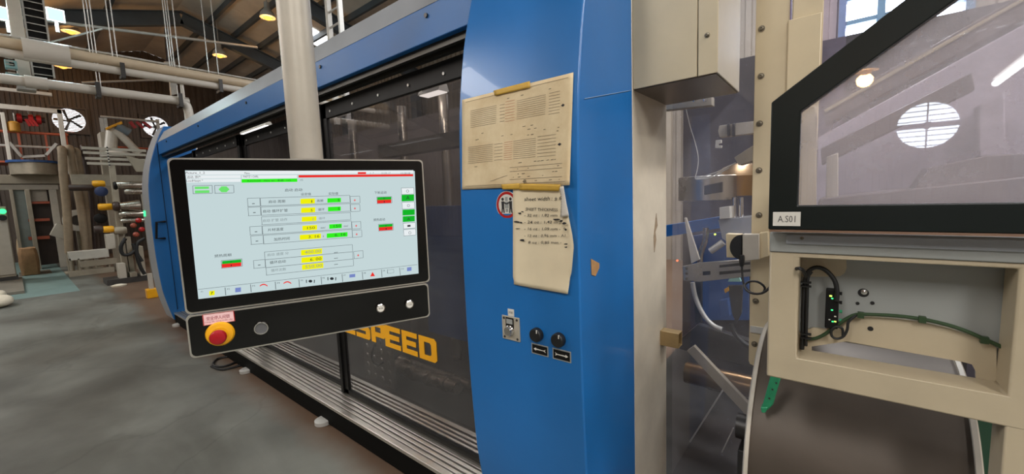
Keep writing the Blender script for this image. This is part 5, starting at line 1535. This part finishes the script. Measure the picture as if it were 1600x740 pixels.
# mezzanine railing, orange
X = -19.5
mz = thing('mezzanine_platform', (X, at(50, 250, 0, X).y, at(50, 256, 0, X).z), 'orange railed platform with white posts below the left fan window', 'platform')
pbox('platform_edge', M_rail, mz, -60, 249, 100, 256, X, 1.2)
for x in (9, 30, 72, 104):
    pbox('railing_post', M_rail, mz, x, 207, x + 3, 250, X, .06)
for y in (206, 228):
    p, q = at(-60, y, 0, X), at(106, y, 0, X)
    MB().cyl((X - .03, p.y, (p.z + q.z)/2), (X - .03, q.y, (p.z + q.z)/2), .04, n=10).build('railing_bar', M_rail if y < 210 else M_galv, mz)
for (x0, y0), (x1, y1) in (((14, 222), (34, 245)), ((88, 224), (72, 242)), ((34, 245), (70, 243))):
    MB().bar(at(x0, y0, 0, X + .05), at(x1, y1, 0, X + .05), .05, .07).build('brace', M_galv, mz)
for x0, x1, y0 in ((0, 7, 175), (88, 96, 170)):
    p, q = at(x0, y0, 0, X + .3), at(x1, y0, 0, X + .3)
    MB().box(X + .2, X + .32, p.y, q.y, .0 + at(50, 272, 0, X).z, p.z).build('white_post', M_white, mz, bevel=.01)
p, q = at(-60, 166, 0, X + .3), at(97, 178, 0, X + .3)
MB().box(X + .2, X + .32, p.y, q.y, q.z, q.z + .14).build('white_top_beam', M_white, mz, bevel=.01)
p, q = at(-60, 142, 0, X + .3), at(82, 150, 0, X + .3)
MB().box(X + .2, X + .3, p.y, q.y, q.z, q.z + .1).build('white_upper_beam', M_white, mz, bevel=.01)
mo = thing('red_motor', tuple(at(45, 192, 0, X)), 'red and dark motor assembly under the white beam at left', 'motor')
a, b = at(24, 184, 0, X), at(70, 187, 0, X)
MB().cyl((X, a.y, a.z), (X, b.y, a.z), .09, n=18).build('motor_body', M_darkbrown, mo)
for x in (26, 44, 56):
    p = at(x, 184, 0, X)
    MB().cyl((X, p.y, a.z), (X, p.y + .10, a.z), .14, n=18).build('motor_flange', M_red, mo)
for k in range(3):
    MB().bar(at(40 + k*5, 186, 0, X + .1), at(47 + k*6, 197, 0, X + .1), .06, .06).build('motor_arm', M_red, mo)
p = at(45, 178, 0, X)
MB().cyl((X, p.y, a.z), (X, p.y, p.z + .25), .03, n=10).build('motor_hanger', M_galv, mo)
yb = thing('yellow_drum', tuple(at(23, 207, 0, X + .2)), 'small dull yellow drum hanging at the railing', 'drum')
p, q = at(23, 206, 0, X + .2), at(23, 190, 0, X + .2)
MB().lathe(p, (0, 0, 1), [(0, .10), (.03, .13), ((q - p).length - .04, .13), ((q - p).length, .09)], 18).build('drum_body', mat('dull_yellow', lin(190, 138, 50), .5, var=.15), yb)
MB().cyl(q, q + Vector((0, 0, .25)), .015, n=8).build('drum_hook', M_galv, yb)
# sacks
def sack(name, px0, px1, ytop, ybot, m, label, dx=.45, group=None, lean=0.0):
    b0, b1 = at(px0, ybot, 2, 0.0), at(px1, ybot, 2, 0.0)
    X = (b0.x + b1.x)/2
    y0_, y1_ = at(px0, ybot, 0, X).y, at(px1, ybot, 0, X).y
    zt = at((px0 + px1)/2, ytop, 0, X).z
    t = MB()
    n, mrow = 20, 9
    rr = random.Random(px0)
    vs, fs = [], []
    for j in range(mrow + 1):
        v = j/mrow
        s = 1 + .10*math.sin(v*PI) - .22*max(0, v - .75)*4*.5
        for i in range(n):
            a = 2*PI*i/n
            c, s_ = math.cos(a), math.sin(a)
            e = 1/max(abs(c)**4 + abs(s_)**4, 1e-6)**.25
            k = s*e*(1 + rr.uniform(-.04, .04))
            vs.append((X - dx/2 + c*dx/2*k, (y0_ + y1_)/2 + s_*(y1_ - y0_)/2*k + lean*v, zt*v + rr.uniform(-.02, .02)*(0 < j) + .016))
    for j in range(mrow):
        for i in range(n):
            fs.append((j*n + i, j*n + (i+1) % n, (j+1)*n + (i+1) % n, (j+1)*n + i))
    fs.append(tuple(range(n))[::-1]); fs.append(tuple(range(mrow*n, mrow*n + n)))
    o = t.add(vs, fs).build(name, m)
    return tag(o, label, 'sack', group)
sack('paper_sack', 34, 64, 389, 430, M_sack, 'front brown paper sack, fullest, standing beside the beige cabinet', .7)
sack('paper_sack', 32, 68, 370, 416, mat('pale_sack', lin(186, 162, 128), .8, var=.2, scale=9, bump=.5), 'brown sack with pale top standing behind the front paper sack', .7)
sack('paper_sack', 66, 82, 378, 412, M_sack, 'narrow brown sack standing at the right of the sack group', .6)
pal = thing('pallet', tuple(at(50, 424, 2, 0)), 'low wooden pallet under the brown paper sacks', 'pallet')
def lying_sack(px0, px1, y0, y1, label):
    b = at((px0 + px1)/2, y1, 2, 0)
    p, q = at(px0, y1, 0, b.x), at(px1, y1, 0, b.x)
    h = at(px0, y0, 0, b.x).z
    o = MB()
    c = Vector((b.x - .3, (p.y + q.y)/2, h/2))
    n, m_ = 20, 10
    vs, fs = [], []
    for j in range(m_ + 1):
        th = -PI/2 + PI*j/m_
        for i in range(n):
            a = 2*PI*i/n
            r = math.cos(th)**.6 if math.cos(th) > 0 else 0
            vs.append((c.x + .32*r*math.cos(a), c.y + (q.y - p.y)/2*r*math.sin(a)*(1 + .06*math.sin(3*a)), c.z + h/2*math.sin(th)))
    for j in range(m_):
        for i in range(n):
            fs.append((j*n + i, j*n + (i+1) % n, (j+1)*n + (i+1) % n, (j+1)*n + i))
    return tag(o.add(vs, fs).build('white_sack', M_sackw), label, 'sack')
lying_sack(-22, 13, 459.5, 471, 'upper small white sack lying on the floor at the left edge')
lying_sack(-40, 26, 470, 483.5, 'lower larger white sack lying on the floor at the left edge')
# the dusty take-off machine: table, hoses, rollers
X = -15.2
tb_ = thing('take_off_table', (X, at(145, 430, 0, X).y, 0), 'pale steel take-off table with open lower shelves on the floor', 'table')
def lbar(name, m, x0, y0, x1, y1, X, d=.5):
    p, q = at(x0, y0, 0, X), at(x1, y1, 0, X)
    z0, z1 = sorted((p.z, q.z))
    MB().box(X - d, X, p.y, q.y, z0, z1).build(name, m, tb_, bevel=.006)
lbar('table_top', M_white, 106, 394, 171, 401, X, .3)
lbar('shelf', M_mach, 124, 408.5, 184, 411.5, X + .05, .12)
lbar('lower_rail', M_mach, 107, 424.5, 180, 427.5, X + .1, .12)
for x in (107, 121, 168, 180):
    p, q = at(x, 404, 0, X), at(x + 3.5, 404, 0, X)
    MB().box(X - .06, X, p.y, q.y, 0, p.z).build('leg', M_mach, tb_)
    MB().box(X - .5, X - .44, p.y, q.y, 0, p.z).build('leg', M_mach, tb_)
# tilted control console
cs = thing('control_console', (X - 1.1, at(100, 400, 0, X - 1.1).y, 0), 'beige tilted control console on a post left of the table', 'console')
MB().prism([at(*q_, 0, X - .9) for q_ in ((78, 367), (88, 349), (111, 354), (101, 374))], (-.35, 0, 0)).build('console_box', M_mach2, cs, bevel=.01)
p, q = at(102, 372, 0, X - 1.05), at(110, 372, 0, X - 1.05)
MB().box(X - 1.15, X - 1.05, p.y, q.y, 0.02, p.z + .1).build('console_post', M_mach, cs)
MB().box(X - 1.25, X - .95, p.y - .1, q.y + .1, 0, .03).build('console_foot', M_mach, cs)
X = -16.0
arms = [((97, 236), (99, 270), (103, 310), (106, 350), (108, 395), 5.5, 'dusty beige hose arm, leftmost of the four tall ones'),
        ((109, 234), (113, 262), (122, 300), (130, 350), (134, 395), 5.5, 'dusty hose arm, second from left of the four tall ones'),
        ((120, 238), (124, 262), (131, 300), (136, 350), (139, 395), 5.0, 'dusty brown hose arm, third from left of the four tall ones'),
        ((130, 232), (135, 262), (142, 300), (146, 350), (149, 395), 3.6, 'dark thin hose arm, rightmost of the four tall ones')]
for i, (a, b, c, d_, e, r, lb_) in enumerate(arms):
    base = at(e[0], e[1], 0, X - .2*i)
    t = thing('hose_arm', (base.x, base.y, 0), lb_, 'hose', 'tall dusty hose arms')
    pts = [at(q_[0], q_[1], 0, X - .2*i) for q_ in (a, b, c, d_, e)]
    top = pts[0] + Vector((-.25, .05, .02))
    MB().tube([top, pts[0] + Vector((-.08, 0, .06))] + pts, r*.0155, 14, smooth=4).build('arm_tube', M_brown if i != 3 else M_darkbrown, t)
    MB().cyl((base.x, base.y, 0.03), (base.x, base.y, base.z), r*.012, n=12).build('arm_post', M_mach, t)
    MB().box(base.x - .15, base.x + .15, base.y - .12, base.y + .12, 0, .03).build('arm_foot', M_mach, t)
X = -14.0
ca_ = thing('conveyor_frame', (X, at(172, 380, 0, X).y, 0), 'pale upright conveyor frame with four horizontal bars and a perforated plate', 'conveyor')
for k, y in enumerate((232, 239, 246.5, 254)):
    p, q = at(127 + (k == 0)*1 + k*3, y, 0, X), at(228, y + (2 if k < 2 else 4), 0, X)
    z = (p.z + q.z)/2
    MB().box(X - .05, X, p.y, q.y, z - .03, z + .03).build('horizontal_bar', M_mach2, ca_)
p, q = at(166, 228, 0, X + .03), at(172.5, 260, 0, X + .03)
pp = MB().box(X, X + .03, p.y, q.y, q.z, p.z).build('perforated_plate', M_white, ca_)
for k in range(7):
    z = p.z + (q.z - p.z)*(k + .5)/7
    MB().cyl((X + .03, (p.y + q.y)/2, z), (X + .033, (p.y + q.y)/2, z), .018, n=10).build('hole', M_hole, pp)
p, q = at(170, 258, 0, X), at(180, 258, 0, X)
MB().box(X - .1, X, p.y, q.y, 0, p.z).build('frame_upright', M_mach, ca_, bevel=.006)
MB().prism([at(*q_, 0, X + .05) for q_ in ((197, 243), (226, 250), (224, 268), (214, 268))], (-.1, 0, 0)).build('gusset_plate', M_mach, ca_)
pbox('rear_panel', mat('blurred_beige', lin(160, 152, 136), .5, var=.15), ca_, 110, 272, 232, 290, X - 1.2, .1)
# dosing unit with large pipe
X = -16.5
du = thing('dosing_unit', (X, at(180, 240, 0, X).y, 0), 'dosing unit with beige hopper and thick sloping white pipe', 'machine')
pbox('hopper_box', M_mach2, du, 155, 206, 170, 246, X, .5, .02)
MB().cyl(at(176, 200, 0, X), at(173, 232, 0, X), .14, n=18).build('vertical_pipe', M_pipe, du)
MB().tube([at(178, 203, 0, X + .1), at(190, 212, 0, X + .1), at(217, 240, 0, X + .1)], .10, 18).build('sloping_pipe', M_pipe, du)
MB().lathe(at(184, 246, 0, X), (0, 0, 1), [(0, .36), (.05, .38), (.16, .25), (.24, .12)], 24).build('domed_cover', M_white, du)
MB().prism([at(*q_, 0, X + .25) for q_ in ((166, 199), (168, 202), (192, 193), (190, 189))], (-.25, 0, 0)).build('yellow_cap', M_yellow, du, bevel=.01)
MB().cyl(at(182, 197, 0, X + .15), at(203, 207, 0, X + .15), .11, n=18).build('geared_motor', mat('blue_grey_motor', lin(110, 122, 132), .4, var=.1), du)
p, q = at(158, 246, 0, X - .1), at(168, 246, 0, X - .1)
MB().box(X - .4, X - .1, p.y, q.y, 0, p.z).build('support_leg', M_mach, du)
X = -17.5
cf = thing('pipe_cage', (X, at(200, 200, 0, X).y, 0), 'pale square tube cage around the dosing unit below the right fan window', 'cage')
for x0, y0, x1, y1 in ((158, 184, 158, 214), (164, 182, 164, 200), (246, 186, 246, 216)):
    p, q = at(x0, y0, 0, X), at(x1, y1, 0, X)
    MB().box(X - .05, X, p.y - .04, p.y + .04, 0.0 if x0 != 164 else q.z, p.z).build('cage_post', M_galv, cf)
for y in (183, 228):
    p, q = at(157, y, 0, X), at(247, y + 6, 0, X)
    MB().cyl((X, p.y, (p.z+q.z)/2), (X, q.y, (p.z+q.z)/2), .035, n=10).build('cage_rail', M_galv if y < 200 else M_rail, cf)
for k in range(3):
    MB().bar(at(203 + 10*k, 190, 0, X - .1), at(212 + 12*k, 200, 0, X - .1), .08, .08).build('red_arm', M_red, cf)
# rollers and motors nearer to the blue machine
X = -12.6
rm = thing('roller_stack', (X, at(190, 380, 0, X).y, 0), 'stack of steel rollers and yellow motors beside the far blue tower', 'roller unit')
def rroll(name, m, x0, x1, y, r, XX=X, n=20):
    p, q = at(x0, y, 0, XX), at(x1, y, 0, XX)
    z = (p.z + q.z)/2
    return MB().lathe((XX, p.y, z), (0, 1, 0), [(0, r*.8), (.03, r), ((q.y - p.y) - .03, r), ((q.y - p.y), r*.8)], n).build(name, m, rm)
rroll('steel_roller', M_stain, 180, 232, 289, .085)
rroll('steel_roller', M_stain, 194, 232, 299, .065)
rroll('coupling', M_black, 177, 183, 290, .095)
rroll('yellow_motor', M_yellow, 153, 176, 323, .075, X - .2)
rroll('motor_end', M_darkbrown, 176, 187, 322, .105)
MB().lathe(at(187, 322, 0, X), (0, 1, 0), [(0, .07), (.30, .13), (.34, .13)], 20).build('cone_coupling', M_stain, rm)
rroll('yellow_motor', M_yellow, 160, 178, 358, .075, X)
rroll('motor_end', M_darkbrown, 147, 161, 358, .085, X)
rroll('grey_roller', M_mach, 178, 198, 360, .085, X)
rroll('steel_roller', M_stain, 185, 232, 334, .07)
rroll('steel_roller', M_stain, 188, 232, 344, .05)
rroll('yellow_block', M_yellow, 144, 164, 287, .075, X - .4)
rroll('dark_motor', M_darkbrown, 107, 146, 293, .07, X - .4)
MB().lathe(at(158, 299, 0, X - .3), (1, 0, 0), [(0, .11), (.05, .11), (.07, .07)], 24).build('blue_wheel', mat('navy_wheel', lin(40, 56, 96), .4, var=.1), rm)
MB().lathe(at(157, 341, 0, X - .3), (1, 0, 0), [(0, .11), (.05, .11), (.07, .07)], 24).build('black_wheel', M_black, rm)
for k, (x, y) in enumerate(((208, 352), (216, 344), (212, 366), (221, 358))):
    p = at(x, y, 0, X + .3)
    MB().lathe(p, (1, 0, 0), [(0, .03), (.03, .055), (.05, .055), (.08, .025)], 14).build('red_valve', M_red if k % 2 else mat('rusty_red', lin(150, 70, 50), .5, var=.2), rm)
for x0, x1, y0 in ((176, 184, 300), (196, 204, 370), (222, 230, 300)):
    p, q = at(x0, y0, 0, X - .1), at(x1, y0, 0, X - .1)
    MB().box(X - .3, X - .1, p.y, q.y, 0, p.z).build('stand_upright', M_mach, rm)
for pts in (((196, 372), (189, 385), (192, 397), (203, 397), (212, 390)), ((208, 380), (214, 400), (220, 418), (226, 428)), ((226, 372), (215, 380), (214, 395), (222, 408))):
    MB().tube([at(a_, b_, 0, X + .35) for a_, b_ in pts], .035, 10).build('black_hose', M_rubber, rm)
for x0, x1, y0, y1, m in ((165, 182, 366, 388, M_mach2), (184, 199, 412, 434, M_mach2), (203, 216, 426, 440, M_mach), (219, 230, 420, 438, M_mach2), (212, 228, 385, 420, M_mach)):
    p, q = at(x0, y0, 0, X + .2), at(x1, y1, 0, X + .2)
    MB().box(X - .1, X + .2, p.y, q.y, max(0, q.z), p.z).build('gear_housing', m, rm, bevel=.01)
MB().box(X - .4, X + .25, at(165, 440, 0, X).y, at(232, 440, 0, X).y, 0, .12).build('machine_bed', M_dsteel, rm)
X = -16.6
wr = thing('ring_wheel', tuple(at(122, 392, 0, X)), 'large white ring wheel behind the tall hose arms', 'wheel')  # plain ring-shaped wheel on its own stand
c = at(122, 344, 0, X)
N = 32
MB().ring([c + Vector((0, .30*math.cos(2*PI*i/N), .30*math.sin(2*PI*i/N))) for i in range(N)], [c + Vector((0, .15*math.cos(2*PI*i/N), .15*math.sin(2*PI*i/N))) for i in range(N)], (-.1, 0, 0)).build('wheel_rim', M_white, wr)
MB().cyl(c + Vector((-.12, 0, 0)), c + Vector((-.06, 0, 0)), .13, n=24).build('wheel_hub', M_dsteel, wr)
MB().box(X - .2, X - .12, c.y - .06, c.y + .06, 0, c.z).build('wheel_stand', M_mach, wr)
p = at(241, 465, 2, 0)
yf_ = thing('floor_block', (p.x, p.y, 0), 'bright yellow foot block on the floor beside the far blue tower', 'block')
MB().box(p.x - .15, p.x, p.y - .09, p.y + .06, 0, .17).build('foot_block', M_yellow, yf_, bevel=.01)
MB().box(p.x - .12, p.x - .03, p.y - .04, p.y + .02, .17, .45).build('foot_post', M_mach2, yf_)
# scattered bits on the floor
p = at(186, 447, 2, 0)
rg = MB().lathe((p.x, p.y, 0), (0, 0, 1), [(0, .12), (.03, .13), (.05, .05)], 10)
tag(rg.build('white_rag', M_sackw), 'small white rag on the floor below the roller unit', 'rag')
for pts, lb_ in (([(330, 572), (345, 577), (362, 574), (380, 569)], 'dark cable lying under the machine left of the second foot'), ([(362, 556), (340, 560), (333, 570), (350, 572), (372, 564)], 'black cable loop on the floor behind the operator panel')):
    o = MB().tube([at(a_, b_, 2, .012) for a_, b_ in pts], .011, 8)
    tag(o.build('floor_cable', M_rubber), lb_, 'cable')
# pallet under the sacks
q0, q1 = at(32, 431, 2, 0), at(72, 426, 2, 0)
for k in range(4):
    x = q0.x + .08 - k*.3
    MB().box(x - .10, x, q0.y - .02, q1.y + .1, .0, .012).build('pallet_board', mat('pallet_wood', lin(120, 88, 60), .7, var=.2), pal)
